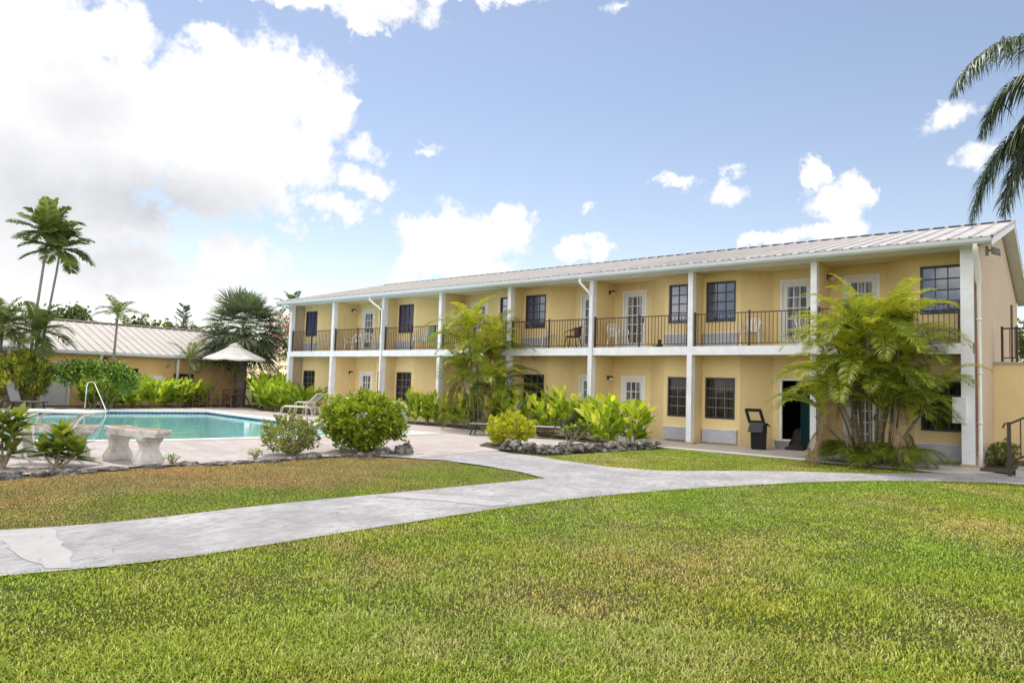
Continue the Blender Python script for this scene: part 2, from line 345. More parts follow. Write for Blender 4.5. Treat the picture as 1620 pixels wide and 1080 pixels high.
# foliage
leafmat('hedge_leaf', [(0, (.10, .15, .012)), (.5, (.24, .32, .025)), (1, (.46, .50, .04))])
leafmat('small_bush_leaf', [(0, (.08, .10, .025)), (.5, (.21, .24, .06)), (1, (.40, .38, .12))])
leafmat('lime_leaf', [(0, (.20, .22, .012)), (.5, (.46, .48, .03)), (1, (.72, .68, .06))])
leafmat('ginger_leaf', [(0, (.07, .14, .015)), (.45, (.26, .37, .03)), (.8, (.52, .58, .06)), (1, (.75, .70, .16))], trans=.45)
leafmat('plumeria_leaf', [(0, (.07, .12, .02)), (.5, (.18, .24, .04)), (1, (.42, .42, .08))], rough=.35)
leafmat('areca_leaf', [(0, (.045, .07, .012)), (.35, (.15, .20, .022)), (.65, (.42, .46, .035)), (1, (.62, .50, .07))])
leafmat('areca_dry', [(0, (.16, .10, .05)), (1, (.36, .27, .16))], rough=.8, trans=.15)
leafmat('palm_leaf', [(0, (.05, .075, .025)), (.6, (.17, .22, .055)), (1, (.38, .44, .10))], trans=.3)
leafmat('royal_leaf', [(0, (.04, .065, .03)), (.6, (.10, .135, .06)), (1, (.20, .23, .11))], trans=.15)
leafmat('sabal_leaf', [(0, (.08, .11, .07)), (.6, (.20, .24, .15)), (1, (.42, .46, .30))], trans=.2)
leafmat('croton_leaf', [(0, (.05, .07, .015)), (.5, (.17, .21, .03)), (1, (.62, .58, .05))])
leafmat('grape_leaf', [(0, (.04, .08, .014)), (.6, (.17, .26, .035)), (1, (.42, .50, .10))])
leafmat('tree_leaf', [(0, (.04, .06, .015)), (.6, (.10, .14, .03)), (1, (.22, .25, .05))])
leafmat('casuarina_leaf', [(0, (.10, .13, .12)), (1, (.22, .26, .24))])
leafmat('flame_flower', [(0, (.45, .05, .02)), (1, (.80, .16, .06))])

# ------------------------------------------------------------ builders
class MB:
    def __init__(s): s.V = []; s.F = []; s.M = []
    def add(s, vs, fs, mi=0):
        o = len(s.V); s.V += [tuple(v) for v in vs]; s.F += [tuple(i + o for i in f) for f in fs]; s.M += [mi] * len(fs); return s
    def box(s, a, b, mi=0, rot=0, piv=None):
        x0, y0, z0 = a; x1, y1, z1 = b
        vs = [(x0, y0, z0), (x1, y0, z0), (x1, y1, z0), (x0, y1, z0), (x0, y0, z1), (x1, y0, z1), (x1, y1, z1), (x0, y1, z1)]
        return s.add(vs, [(0, 3, 2, 1), (4, 5, 6, 7), (0, 1, 5, 4), (1, 2, 6, 5), (2, 3, 7, 6), (3, 0, 4, 7)], mi)
    def bar(s, p, q, w, h=None, mi=0, up=(0, 0, 1)):
        """rectangular bar from p to q"""
        p = Vector(p); q = Vector(q); d = (q - p).normalized(); u = Vector(up)
        if abs(d.dot(u)) > .95: u = Vector((0, 1, 0))
        sx = d.cross(u).normalized() * w / 2; sz = sx.cross(d).normalized() * (h or w) / 2
        vs = [p - sx - sz, p + sx - sz, p + sx + sz, p - sx + sz, q - sx - sz, q + sx - sz, q + sx + sz, q - sx + sz]
        return s.add(vs, [(0, 3, 2, 1), (4, 5, 6, 7), (0, 1, 5, 4), (1, 2, 6, 5), (2, 3, 7, 6), (3, 0, 4, 7)], mi)
    def tube(s, pts, r, n=8, mi=0, caps=True):
        pts = [Vector(p) for p in pts]; rs = r if isinstance(r, (list, tuple)) else [r] * len(pts)
        rings = []; prev = None
        for i, p in enumerate(pts):
            d = (pts[min(i + 1, len(pts) - 1)] - pts[max(i - 1, 0)]).normalized()
            if prev is None:
                a = Vector((1, 0, 0)) if abs(d.x) < .9 else Vector((0, 1, 0)); a = (a - d * a.dot(d)).normalized()
            else: a = (prev - d * prev.dot(d)).normalized()
            prev = a; c = d.cross(a)
            rings.append([p + (a * math.cos(2 * PI * k / n) + c * math.sin(2 * PI * k / n)) * rs[i] for k in range(n)])
        vs = [v for r_ in rings for v in r_]; fs = []
        for i in range(len(pts) - 1):
            for k in range(n):
                k2 = (k + 1) % n; fs.append((i * n + k, i * n + k2, (i + 1) * n + k2, (i + 1) * n + k))
        if caps: fs.append(tuple(range(n))[::-1]); fs.append(tuple((len(pts) - 1) * n + k for k in range(n)))
        return s.add(vs, fs, mi)
    def lathe(s, prof, n=24, mi=0, c=(0, 0)):
        vs = []; fs = []
        for r, z in prof: vs += [(c[0] + r * math.cos(2 * PI * k / n), c[1] + r * math.sin(2 * PI * k / n), z) for k in range(n)]
        for i in range(len(prof) - 1):
            for k in range(n):
                k2 = (k + 1) % n; fs.append((i * n + k, i * n + k2, (i + 1) * n + k2, (i + 1) * n + k))
        fs.append(tuple(range(n))[::-1]); fs.append(tuple((len(prof) - 1) * n + k for k in range(n)))
        return s.add(vs, fs, mi)
    def build(s, name, mats, parent=None, smooth=False, bevel=0, loc=None):
        me = bpy.data.meshes.new(name); me.from_pydata(s.V, [], s.F); 
        for m_ in (mats if isinstance(mats, (list, tuple)) else [mats]): me.materials.append(MATS[m_])
        if any(s.M): me.polygons.foreach_set('material_index', s.M)
        if smooth: me.polygons.foreach_set('use_smooth', [True] * len(me.polygons))
        me.update(); o = bpy.data.objects.new(name, me); COL.objects.link(o)
        if parent: o.parent = parent
        if loc: o.location = loc
        if bevel:
            bv = o.modifiers.new('bevel', 'BEVEL'); bv.width = bevel; bv.segments = 2; bv.limit_method = 'ANGLE'; bv.angle_limit = R(40)
        return o
def tag(o, label=None, cat=None, group=None, kind=None):
    if label: o['label'] = label
    if cat: o['category'] = cat
    if group: o['group'] = group
    if kind: o['kind'] = kind
    return o
def thing(name, label, cat, loc=(0, 0, 0), rz=0, group=None):
    o = bpy.data.objects.new(name, None); COL.objects.link(o); o.empty_display_size = .2
    o.location = loc; o.rotation_euler = (0, 0, rz)
    return tag(o, label, cat, group)
def copy_thing(o, loc, rz, label=None, scale=1):
    def rec(a, par):
        c = a.copy(); COL.objects.link(c)
        if par: c.parent = par
        for ch in [x for x in a.children]: rec(ch, c)
        return c
    c = rec(o, None); c.location = loc; c.rotation_euler = (0, 0, rz); c.scale = (scale,) * 3
    if label: c['label'] = label
    return c
class NB:
    """numpy mesh of quads with a per-vertex 'var' value"""
    def __init__(s): s.V = []; s.Q = []; s.A = []; s.n = 0
    def add(s, V, Q, A):
        s.V.append(V.reshape(-1, 3)); s.Q.append(Q.reshape(-1, 4) + s.n); s.A.append(A.reshape(-1)); s.n += V.reshape(-1, 3).shape[0]
    def build(s, name, mat, parent=None, smooth=True):
        V = np.concatenate(s.V).astype(np.float32); Q = np.concatenate(s.Q).astype(np.int32); A = np.concatenate(s.A).astype(np.float32)
        me = bpy.data.meshes.new(name); me.vertices.add(len(V)); me.vertices.foreach_set('co', V.ravel())
        me.loops.add(Q.size); me.loops.foreach_set('vertex_index', Q.ravel())
        me.polygons.add(len(Q)); me.polygons.foreach_set('loop_start', np.arange(0, Q.size, 4, dtype=np.int32))
        me.polygons.foreach_set('use_smooth', np.full(len(Q), smooth))
        at = me.attributes.new('var', 'FLOAT', 'POINT'); at.data.foreach_set('value', A)
        me.materials.append(MATS[mat]); me.update(calc_edges=True); me.validate()
        o = bpy.data.objects.new(name, me); COL.objects.link(o)
        if parent: o.parent = parent
        return o
def unit(a): return a / (np.linalg.norm(a, axis=-1, keepdims=True) + 1e-9)
def leaves(nb, P, D, L, W, droop=.25, seg=3, var=None, up=None, fold=.18, roll=.5):
    """n blades: base P, direction D, length L, width W, bending down by droop"""
    n = len(P); D = unit(np.asarray(D, float)); L = np.broadcast_to(L, (n,)); W = np.broadcast_to(W, (n,)); droop = np.broadcast_to(droop, (n,))
    up = np.array([0, 0, 1.]) if up is None else up
    S = unit(np.cross(D, up + rng.normal(0, roll, (n, 3)))); Nn = np.cross(S, D)
    var = rng.random(n) if var is None else var
    V = []
    for k in range(seg + 1):
        t = k / seg; w = math.sin(PI * min(1, .12 + .88 * t) ** .8) if 0 < k < seg else (.12 if k == 0 else .02)
        c = P + D * (L * t)[:, None] + np.array([0, 0, -1.]) * (droop * L * t * t)[:, None]
        c2 = c - Nn * (W * w * fold)[:, None]
        V.append(np.stack([c + S * (W * w / 2)[:, None], c2, c - S * (W * w / 2)[:, None]], 1))
    V = np.stack(V, 1)                                   # n, seg+1, 3, 3
    base = (np.arange(n) * (seg + 1) * 3)[:, None, None]
    k = np.arange(seg)[None, :, None]; j = np.arange(2)[None, None, :]
    a = base + k * 3 + j
    Q = np.stack([a, a + 1, a + 4, a + 3], -1)
    nb.add(V, Q, np.repeat(var, (seg + 1) * 3))
def small_leaves(nb, P, D, L, W, var=None, roll=.6):
    """n single-quad pointed leaves"""
    n = len(P); D = unit(np.asarray(D, float)); L = np.broadcast_to(L, (n,)); W = np.broadcast_to(W, (n,))
    S = unit(np.cross(D, np.array([0, 0, 1.]) + rng.normal(0, roll, (n, 3)))); var = rng.random(n) if var is None else var
    Nn = np.cross(S, D)
    V = np.stack([P, P + D * (L * .45)[:, None] + (S - .2 * Nn) * (W / 2)[:, None], P + D * L[:, None], P + D * (L * .45)[:, None] - (S + .2 * Nn) * (W / 2)[:, None]], 1)
    Q = np.arange(n * 4).reshape(n, 4); nb.add(V, Q, np.repeat(var, 4))
def rachis(p, d, L, droop, n=12):
    """points and tangents of a frond bending under its own weight"""
    p = np.array(p, float); d = unit(np.array(d, float)); P = [p.copy()]; T = [d.copy()]
    for i in range(n):
        t = (i + 1) / n; d = unit(d + np.array([0, 0, -1.]) * droop / n * (0.4 + 1.3 * t)); p = p + d * L / n; P.append(p.copy()); T.append(d.copy())
    return np.array(P), np.array(T)
def frond(nb, p, d, L, droop, nl=34, ll=.4, lw=.035, ang=.9, vee=.35, ldroop=.35, var=.5, start=.15, jitter=.1, seg=2):
    P, T = rachis(p, d, L, droop)
    m = len(P) - 1; t = np.linspace(start, 1, nl); x = t * m; i = np.clip(x.astype(int), 0, m - 1); f = (x - i)[:, None]
    C = P[i] * (1 - f) + P[i + 1] * f; Tt = unit(T[i] * (1 - f) + T[i + 1] * f)
    side0 = np.cross(Tt, np.array([0, 0, 1.])); h = unit(np.cross(np.array(d, float), np.array([0, 0, 1.])) + 1e-6)
    side0 = unit(side0 * .5 + h * .5); nrm = np.cross(side0, Tt)
    env = np.sin(PI * np.clip((t - start) / (1 - start) * .86 + .12, 0, 1)) ** .6
    for s in (-1, 1):
        D = side0 * s * math.sin(ang) + Tt * math.cos(ang) + nrm * vee + rng.normal(0, jitter, (nl, 3))
        leaves(nb, C, D, ll * env, lw * (.5 + .5 * env), ldroop, seg, var=np.clip(var + rng.normal(0, .12, nl), 0, 1), up=nrm, fold=.1, roll=.15)
    # the rachis as a thin ribbon pair
    w = np.linspace(1, .25, len(P))[:, None] * .014
    sd = unit(np.cross(T, np.array([0, 0, 1.])) + 1e-6); nn = np.cross(sd, T)
    for q in (sd, nn):
        V = np.stack([P + q * w, P - q * w], 1); k = np.arange(len(P) - 1) * 2
        nb.add(V, np.stack([k, k + 1, k + 3, k + 2], -1), np.full(len(P) * 2, min(1, var + .2)))
def fan(nb, p, d, L, nseg=34, var=.5, lw=.05, dr=.25):
    """costapalmate fan leaf: petiole then a folded disc of long segments"""
    d = unit(np.array(d, float)); P, T = rachis(p, d, L, .55, 6); c = P[-1]; t = T[-1]
    s = unit(np.cross(t, np.array([0, 0, 1.])) + 1e-6); nn = np.cross(s, t)
    a = np.linspace(-2.2, 2.2, nseg); D = t[None] * np.cos(a)[:, None] + s[None] * np.sin(a)[:, None] + nn[None] * .25
    ln = (.62 + .36 * np.cos(a * .5)) * L * .88
    leaves(nb, np.repeat(c[None], nseg, 0), D + rng.normal(0, .05, (nseg, 3)), ln, lw, dr + .5 * rng.random(nseg) * dr * 2, 3, var=np.clip(var + rng.normal(0, .12, nseg), 0, 1), up=nn, fold=.2, roll=.1)
    w = .018; sd = s; V = np.stack([P + sd * w, P - sd * w], 1); k = np.arange(len(P) - 1) * 2
    nb.add(V, np.stack([k, k + 1, k + 3, k + 2], -1), np.full(len(P) * 2, .8))
def inpoly(x, y, poly):
    r = np.zeros(len(x), bool); n = len(poly)
    for i in range(n):
        x0, y0 = poly[i]; x1, y1 = poly[(i + 1) % n]
        c = ((y0 > y) != (y1 > y)) & (x < (x1 - x0) * (y - y0) / (y1 - y0 + 1e-12) + x0); r ^= c
    return r
def sheet(name, outer, z, mat, holes=(), kind='structure', thick=0):
    loops = [[Vector((x, y, 0)) for x, y in outer]] + [[Vector((x, y, 0)) for x, y in h] for h in holes]
    tris = geometry.tessellate_polygon(loops); flat = [v for l in loops for v in l]; mb = MB()
    vs = [(v.x, v.y, z) for v in flat]; fs = []
    for a, b_, c in tris:
        n_ = (flat[b_] - flat[a]).cross(flat[c] - flat[a]); fs.append((a, b_, c) if n_.z > 0 else (a, c, b_))
    mb.add(vs, fs)
    if thick:
        n = len(outer); mb.add([(x, y, z) for x, y in outer] + [(x, y, z - thick) for x, y in outer], [(i, (i + 1) % n, n + (i + 1) % n, n + i) for i in range(n)])
    return tag(mb.build(name, mat), kind=kind)
def densify(pts, step=.25, amp=.03, closed=False):
    o = []; n = len(pts)
    for i in range(n if closed else n - 1):
        a = Vector(pts[i]); b_ = Vector(pts[(i + 1) % n]); L = (b_ - a).length; k = max(1, int(L / step)); nn = Vector((-(b_ - a).y, (b_ - a).x)).normalized() if L else Vector((0, 0))
        for j in range(k): o.append(tuple(a.lerp(b_, j / k) + nn * (random.uniform(-amp, amp) if j else 0)))
    if not closed: o.append(tuple(pts[-1]))
    return o
def smoothline(pts, it=2):
    for _ in range(it):
        q = [pts[0]]
        for a, b_ in zip(pts[:-1], pts[1:]):
            q += [(a[0] * .75 + b_[0] * .25, a[1] * .75 + b_[1] * .25), (a[0] * .25 + b_[0] * .75, a[1] * .25 + b_[1] * .75)]
        pts = q + [pts[-1]]
    return pts

# ------------------------------------------------------------ ground, path, deck, pool
POOL = [(-14.2, -4.55), (-15.35, -9.9), (-15.75, -12.0), (-16.7, -14.2), (-18.5, -16.4), (-25, -17.0), (-31.0, -15.2), (-31.2, -8.0), (-29.75, -3.9), (-24.4, -4.5), (-18.6, -4.95), (-16.1, -4.75)]
def offset(poly, d):
    cx = sum(p[0] for p in poly) / len(poly); cy = sum(p[1] for p in poly) / len(poly); o = []
    n = len(poly)
    for i in range(n):
        a, b_, c = Vector(poly[i - 1]), Vector(poly[i]), Vector(poly[(i + 1) % n])
        e1 = (b_ - a).normalized(); e2 = (c - b_).normalized(); n1 = Vector((e1.y, -e1.x)); n2 = Vector((e2.y, -e2.x))
        if n1.dot(b_ - Vector((cx, cy))) < 0: n1 = -n1
        if n2.dot(b_ - Vector((cx, cy))) < 0: n2 = -n2
        nn = (n1 + n2).normalized(); o.append(tuple(b_ + nn * d / max(.5, nn.dot(n1))))
    return o
HOLE = offset(POOL, .02)
sheet('lawn_ground', [(-900, -900), (900, -900), (900, 900), (-900, 900)], 0, 'lawn_soil', [offset(POOL, .12)])
low = smoothline([(-6.6, -24), (-5.6, -21), (-4.65, -18.5), (-4.2, -17.3), (-4.12, -15.75), (-4.0, -13.97), (-3.87, -12.2), (-3.42, -10.2), (-2.55, -7.9), (-1.5, -5.7), (-.3, -4.1), (1.24, -2.9), (3.4, -2.3), (7, -2.2)])
up1 = [(-8.5, -24), (-7.6, -21), (-6.75, -18.3), (-6.3, -17.3), (-6.17, -16.4), (-6.15, -15.3), (-6.02, -14.3), (-5.72, -12.4), (-5.37, -10.0)]
up2 = [(-5.37, -10.0), (-6.3, -9.62), (-7.44, -9.44), (-8.56, -9.42), (-9.2, -9.75)]
l2 = [(-7.85, -6.95), (-6.9, -7.25), (-5.6, -7.45), (-4.55, -7.15), (-3.85, -6.25), (-3.2, -5.38), (-2.4, -4.55), (-1.4, -3.8), (-.9, -3.1), (-.55, -2.35)]
path = densify(low, .3, .02) + [(7, -.6), (.6, -.9), (.2, -1.95)] + densify(list(reversed(l2)), .3, .015) + [(-8.6, -7.05), (-9.5, -6.7)] + [(-9.5, -9.6)] + densify(list(reversed(up2)), .3, .02) + densify(list(reversed(smoothline(up1))), .3, .02)
sheet('path', path, .024, 'concrete')
LAWN2 = l2 + [(-2.8, -2.02), (-6.93, -1.93), (-7.1, -2.3)]
STRIP = smoothline(up1) + up2 + [(-9.6, -9.9), (-10.45, -10.3), (-10.55, -12.7), (-10.95, -15), (-10.8, -17), (-11, -24)]
FRONT = densify(low, 1, 0) + [(9, -4), (9, -24)]
deck = [(-9.15, -9.7), (-10.4, -10.25), (-10.62, -12.7), (-11.0, -15), (-10.9, -17), (-11.1, -24), (-35.9, -24), (-35.9, 3.2), (-29.6, 3.2), (-29.6, -1.7), (-9.3, -1.7), (-9.3, -6.6)]
sheet('pool_deck', deck, .03, 'deck_stone', [HOLE])
sheet('walkway', [(-29.6, -1.7), (-9.3, -1.7), (-7.1, -1.9), (.2, -1.9), (.6, -.9), (.6, 1.25), (-29.6, 1.25)], .036, 'walk_concrete', thick=.03)
for q in ([(-6.40, -17.72), (-6.32, -17.52), (-5.7, -17.66), (-4.95, -17.78), (-4.48, -17.95), (-4.6, -18.1), (-5.3, -18.12), (-6.0, -18.05)], [(-5.75, -13.6), (-5.7, -13.05), (-4.9, -12.7), (-4.05, -12.6), (-4.1, -12.95), (-4.95, -13.2)]):
    sheet('path_repair', densify(q, .15, .03, True), .029, 'concrete_patch')
# pool coping ring (a real lip), tile band, basin, water
mb = MB(); inn = offset(POOL, -.03); outp = offset(POOL, .33); n = len(POOL)
mb.add([(x, y, .06) for x, y in inn] + [(x, y, .06) for x, y in outp] + [(x, y, -.02) for x, y in inn] + [(x, y, .0) for x, y in outp],
       [f for i in range(n) for j in [(i + 1) % n] for f in ((i, j, n + j, n + i), (i, 2 * n + i, 2 * n + j, j), (n + i, n + j, 3 * n + j, 3 * n + i))])
tag(mb.build('pool_coping', 'coping_white'), kind='structure')
def ringwall(name, poly, z0, z1, mat):
    me = bpy.data.meshes.new(name); bm = bmesh.new(); uv = bm.loops.layers.uv.new('UVMap'); s = 0
    for i in range(len(poly)):
        a, b_ = poly[i], poly[(i + 1) % len(poly)]; L = (Vector(b_) - Vector(a)).length
        vs = [bm.verts.new(c) for c in ((*a, z0), (*b_, z0), (*b_, z1), (*a, z1))]; f = bm.faces.new(vs)
        for l, c in zip(f.loops, ((s, z0), (s + L, z0), (s + L, z1), (s, z1))): l[uv].uv = c
        s += L
    bm.to_mesh(me); bm.free(); me.materials.append(MATS[mat]); o = bpy.data.objects.new(name, me); COL.objects.link(o); return tag(o, kind='structure')
ringwall('pool_tile_band', POOL, -.12, -.02, 'pool_tile')
ringwall('pool_wall', POOL, -1.3, -.12, 'pool_plaster')
sheet('pool_floor', POOL, -1.2, 'pool_plaster')
sheet('water', POOL, -.09, 'pool_water')

# ------------------------------------------------------------ motel building
CX = [0.02, -3.57, -7.23, -10.88, -14.55, -18.23, -21.83, -25.44, -28.97]
HB = 5.40; Z1 = 3.03; DEPTH = 12.8
motel = thing('motel_building', 'long two-storey yellow building with white columns, balconies and a metal roof', 'building')
YW, YD = .70, 1.30
def wallgrid(mb, P, Q, z0, z1, ops, th=.14):
    """vertical wall from P to Q with rectangular openings (s0,s1,a,b); thickness away from the viewer side"""
    P = Vector(P); Q = Vector(Q); L = (Q - P).length; d = (Q - P) / L; nrm = Vector((-d.y, d.x))     # inward side
    ss = sorted({0, L, *[o[0] for o in ops], *[o[1] for o in ops]}); zs = sorted({z0, z1, *[o[2] for o in ops], *[o[3] for o in ops]})
    def solid(i, j):
        if i < 0 or j < 0 or i >= len(ss) - 1 or j >= len(zs) - 1: return False
        sc, zc = (ss[i] + ss[i + 1]) / 2, (zs[j] + zs[j + 1]) / 2
        return not any(o[0] < sc < o[1] and o[2] < zc < o[3] for o in ops)
    def pt(s, z, k): v = P + d * s + nrm * (th * k); return (v.x, v.y, z)
    for i in range(len(ss) - 1):
        for j in range(len(zs) - 1):
            if not solid(i, j): continue
            a, b_, u, v = ss[i], ss[i + 1], zs[j], zs[j + 1]
            mb.add([pt(a, u, 0), pt(b_, u, 0), pt(b_, v, 0), pt(a, v, 0)], [(0, 1, 2, 3)])
            mb.add([pt(a, u, 1), pt(b_, u, 1), pt(b_, v, 1), pt(a, v, 1)], [(3, 2, 1, 0)])
            for (di, dj, A, B) in ((-1, 0, (a, u), (a, v)), (1, 0, (b_, u), (b_, v)), (0, -1, (a, u), (b_, u)), (0, 1, (a, v), (b_, v))):
                if not solid(i + di, j + dj):
                    mb.add([pt(*A, 0), pt(*B, 0), pt(*B, 1), pt(*A, 1)], [(0, 1, 2, 3)])
def window(x0, x1, y, z0, z1, glass, muntin, parent, facing=-1):
    """frame in front, panes, glazing bars; opening x0..x1, z0..z1 in the plane y"""
    f = MB(); w = .055
    f.box((x0 + w, y - .015, z1 - w), (x1 - w, y + .07, z1)); f.box((x0 + w, y - .015, z0), (x1 - w, y + .07, z0 + w)); f.box((x0, y - .015, z0), (x0 + w, y + .07, z1)); f.box((x1 - w, y - .015, z0), (x1, y + .07, z1))
    o = f.build('window', 'window_bronze', parent)
    MB().box((x0 + w, y + .045, z0 + w), (x1 - w, y + .055, z1 - w)).build('pane', glass, o)
    g = MB(); W = x1 - x0 - 2 * w; H = z1 - z0 - 2 * w
    for k in (1, 2): xx = x0 + w + W * k / 3; g.box((xx - .012, y + .022, z0 + w), (xx + .012, y + .044, z1 - w))
    for k in (1, 2, 3): zz = z0 + w + H * k / 4; g.box((x0 + w, y + .012, zz - .014), (x1 - w, y + .021, zz + .014))
    g.build('glazing_bars', muntin, o)
    tr = MB(); e = .05
    tr.box((x0 - e, y - .008, z1), (x1 + e, y + .0, z1 + e)); tr.box((x0 - e, y - .008, z0 - e), (x1 + e, y, z0)); tr.box((x0 - e, y - .008, z0), (x0, y, z1)); tr.box((x1, y - .008, z0), (x1 + e, y, z1))
    tr.build('trim', 'trim_cream', o)
    return o
plain('trim_cream', (.72, .58, .34), .7, var=.04)
def french_door(x0, x1, y, z0, z1, parent, handle_side):
    f = MB(); w = .06
    f.box((x0, y - .02, z0), (x0 + w, y + .08, z1)); f.box((x1 - w, y - .02, z0), (x1, y + .08, z1)); f.box((x0 + w, y - .02, z1 - w), (x1 - w, y + .08, z1))
    o = MB(); a, b_ = x0 + w, x1 - w; st = .14
    o.box((a, y + .02, z0 + .02), (a + st, y + .06, z1 - w)); o.box((b_ - st, y + .02, z0 + .02), (b_, y + .06, z1 - w)); o.box((a + st, y + .02, z1 - w - .16), (b_ - st, y + .06, z1 - w)); o.box((a + st, y + .02, z0 + .02), (b_ - st, y + .06, z0 + .25))
    W = b_ - a - 2 * st; H = (z1 - w - .16) - (z0 + .25)
    for k in (1, 2): xx = a + st + W * k / 3; o.box((xx - .014, y + .024, z0 + .25), (xx + .014, y + .056, z1 - w - .16))
    for k in range(1, 5): zz = z0 + .25 + H * k / 5; o.box((a + st, y + .022, zz - .014), (b_ - st, y + .058, zz + .014))
    d = o.build('door', 'door_white', parent)
    f.build('door_frame', 'white_paint', d)
    MB().box((a + st, y + .036, z0 + .25), (b_ - st, y + .044, z1 - w - .16)).build('pane', 'glass_door', d)
    hx = (b_ - .07) if handle_side > 0 else (a + .07)
    MB().box((hx - .02, y - .0, z0 + .95), (hx + .02, y + .019, z0 + 1.12)).tube([(hx, y + .01, z0 + 1.03), (hx, y - .05, z0 + 1.03), (hx - handle_side * .1, y - .05, z0 + 1.03)], .011, 6).build('door_handle', 'lamp_black', d)
    return d
def ac_unit(x0, x1, y, z0, z1, parent):
    o = MB().box((x0, y - .10, z0), (x1, y - .002, z1)).build('air_conditioner', 'grille_metal', parent)
    g = MB()
    n = 11
    for k in range(n): zz = z0 + .03 + (z1 - z0 - .06) * k / (n - 1); g.bar((x0 + .02, y - .108, zz), (x1 - .02, y - .108, zz), .012, .012)
    g.build('louvres', 'grille_metal', o)
    MB().box((x0 - .015, y - .125, z1), (x1 + .015, y - .003, z1 + .02)).build('top_trim', 'white_paint', o)
def lamp(x, y, z, s, parent):
    o = MB().box((x, y - .05, z - .07), (x + .02, y + .05, z + .07)).tube([(x + .02, y, z + .02), (x + .10, y, z + .05), (x + .15, y, z + .03)], .012, 6).lathe([(.015, z + .07), (.05, z + .045), (.075, z + .015), (.078, z)], 12, c=(x + .15, y)).build('wall_lamp', 'lamp_black', parent)
    MB().lathe([(.06, z - .001), (.065, z - .06), (.04, z - .12), (.01, z - .125)], 12, c=(x + .15, y)).build('lamp_glass', 'frosted_glass', o)
OPEN_BAY = 1
for fl, (z0, z1) in enumerate(((.036, 2.78), (Z1, HB))):
    wall = MB(); zz = z0
    for i in range(8):
        a, b_ = CX[i], CX[i + 1]; e_right = (i % 2 == 0)          # window next to the even column
        e = a if e_right else b_; s = -1 if e_right else 1; od = b_ if e_right else a
        wx = sorted((e + s * .17, e + s * 1.13)); dx = sorted((od - s * .42, od - s * 1.37))
        zw = (.82, 2.10) if fl == 0 else (3.85, 5.12); zd = (.036, 2.12) if fl == 0 else (Z1, 5.12)
        w1 = (e + s * 1.28, YW); w2 = (e + s * 2.08, YD)
        # walls are laid from -X to +X so that the interior is on +Y
        if s < 0:
            wallgrid(wall, (od, YD), w2, z0, z1, [(dx[0] - od, dx[1] - od, *zd)]); wallgrid(wall, w2, w1, z0, z1, []); wallgrid(wall, w1, (e, YW), z0, z1, [(wx[0] - w1[0], wx[1] - w1[0], *zw)])
        else:
            wallgrid(wall, (e, YW), w1, z0, z1, [(wx[0] - e, wx[1] - e, *zw)]); wallgrid(wall, w1, w2, z0, z1, []); wallgrid(wall, w2, (od, YD), z0, z1, [(dx[0] - w2[0], dx[1] - w2[0], *zd)])
        window(wx[0], wx[1], YW, zw[0], zw[1], 'glass_upper' if fl else 'glass_lower', 'window_bronze' if fl else 'muntin_grey', motel)
        az0 = .09 if fl == 0 else 3.08
        ax = sorted((e + s * .12, e + s * 1.22)); ac_unit(ax[0], ax[1], YW, az0, az0 + .40, motel)
        if not (fl == 0 and i == OPEN_BAY): french_door(dx[0], dx[1], YD, zd[0], zd[1], motel, 1)
        else: open_door = dx
    wall.build('wall', 'yellow_render', motel)
    for i, c in enumerate(CX):
        if i in (0, 8): continue
        MB().box((c - .07, .11, z0), (c + .07, (YW if i % 2 == 0 else YD) + .02, z1)).build('partition_wall', 'yellow_render', motel)
        if i % 2 == 1: lamp(c + .07, .95, 5.06 if fl else 2.04, 1, motel)
# open doorway: dark room, teal curtain
x0, x1 = open_door
MB().box((x0, YD - .02, .036), (x0 + .06, YD + .08, 2.12)).box((x1 - .06, YD - .02, .036), (x1, YD + .08, 2.12)).box((x0 + .06, YD - .02, 2.06), (x1 - .06, YD + .08, 2.12)).build('door_frame', 'white_paint', motel)
rm = MB(); rx0, rx1, ry0, ry1 = x0 - .3, x1 + .3, YD + .145, YD + 3
rm.add([(rx0, ry0, .04), (rx1, ry0, .04), (rx1, ry1, .04), (rx0, ry1, .04), (rx0, ry0, 2.6), (rx1, ry0, 2.6), (rx1, ry1, 2.6), (rx0, ry1, 2.6)], [(0, 1, 2, 3), (4, 5, 6, 7), (1, 2, 6, 5), (2, 3, 7, 6), (3, 0, 4, 7)])
rm.build('room', 'room_dark', motel)
cu = MB(); n = 28
for k in range(n):
    xa = x1 - .08 - .24 * k / n; xb = x1 - .08 - .24 * (k + 1) / n; ya = YD + .02 + .03 * math.sin(k * 1.9); yb = YD + .02 + .03 * math.sin((k + 1) * 1.9)
    cu.add([(xa, ya - .1, .06), (xb, yb - .1, .06), (xb, yb - .1, 2.02), (xa, ya - .1, 2.02)], [(0, 1, 2, 3)])
cur = cu.build('curtain', 'curtain_teal', motel, smooth=True)
cur['label'] = 'teal curtain hanging in the open doorway'
# end walls, back wall, gables
def gable(x, w, name):
    g = MB(); a, b_ = x, x + w; prof = [(-.02 if x > -5 else 0.1, .0), (DEPTH, .0), (DEPTH, HB), (DEPTH / 2, 7.02), (-.02 if x > -5 else .1, HB)]
    g.add([(a, y, z) for y, z in prof] + [(b_, y, z) for y, z in prof], [(4, 3, 2, 1, 0), (5, 6, 7, 8, 9)] + [(i, (i + 1) % 5, 5 + (i + 1) % 5, 5 + i) for i in range(5)])
    return g.build(name, 'cream_render', motel)
g_ = gable(.135, .10, 'end_wall'); g_['label'] = 'stained cream gable end wall'
MB().box((.02, .14, .0), (.134, DEPTH - .2, HB - .01)).build('end_wall', 'yellow_render', motel)
gable(-29.17, .14, 'end_wall')
MB().box((-29.02, DEPTH - .16, 0), (.13, DEPTH - .02, HB - .02)).build('back_wall', 'cream_render', motel)
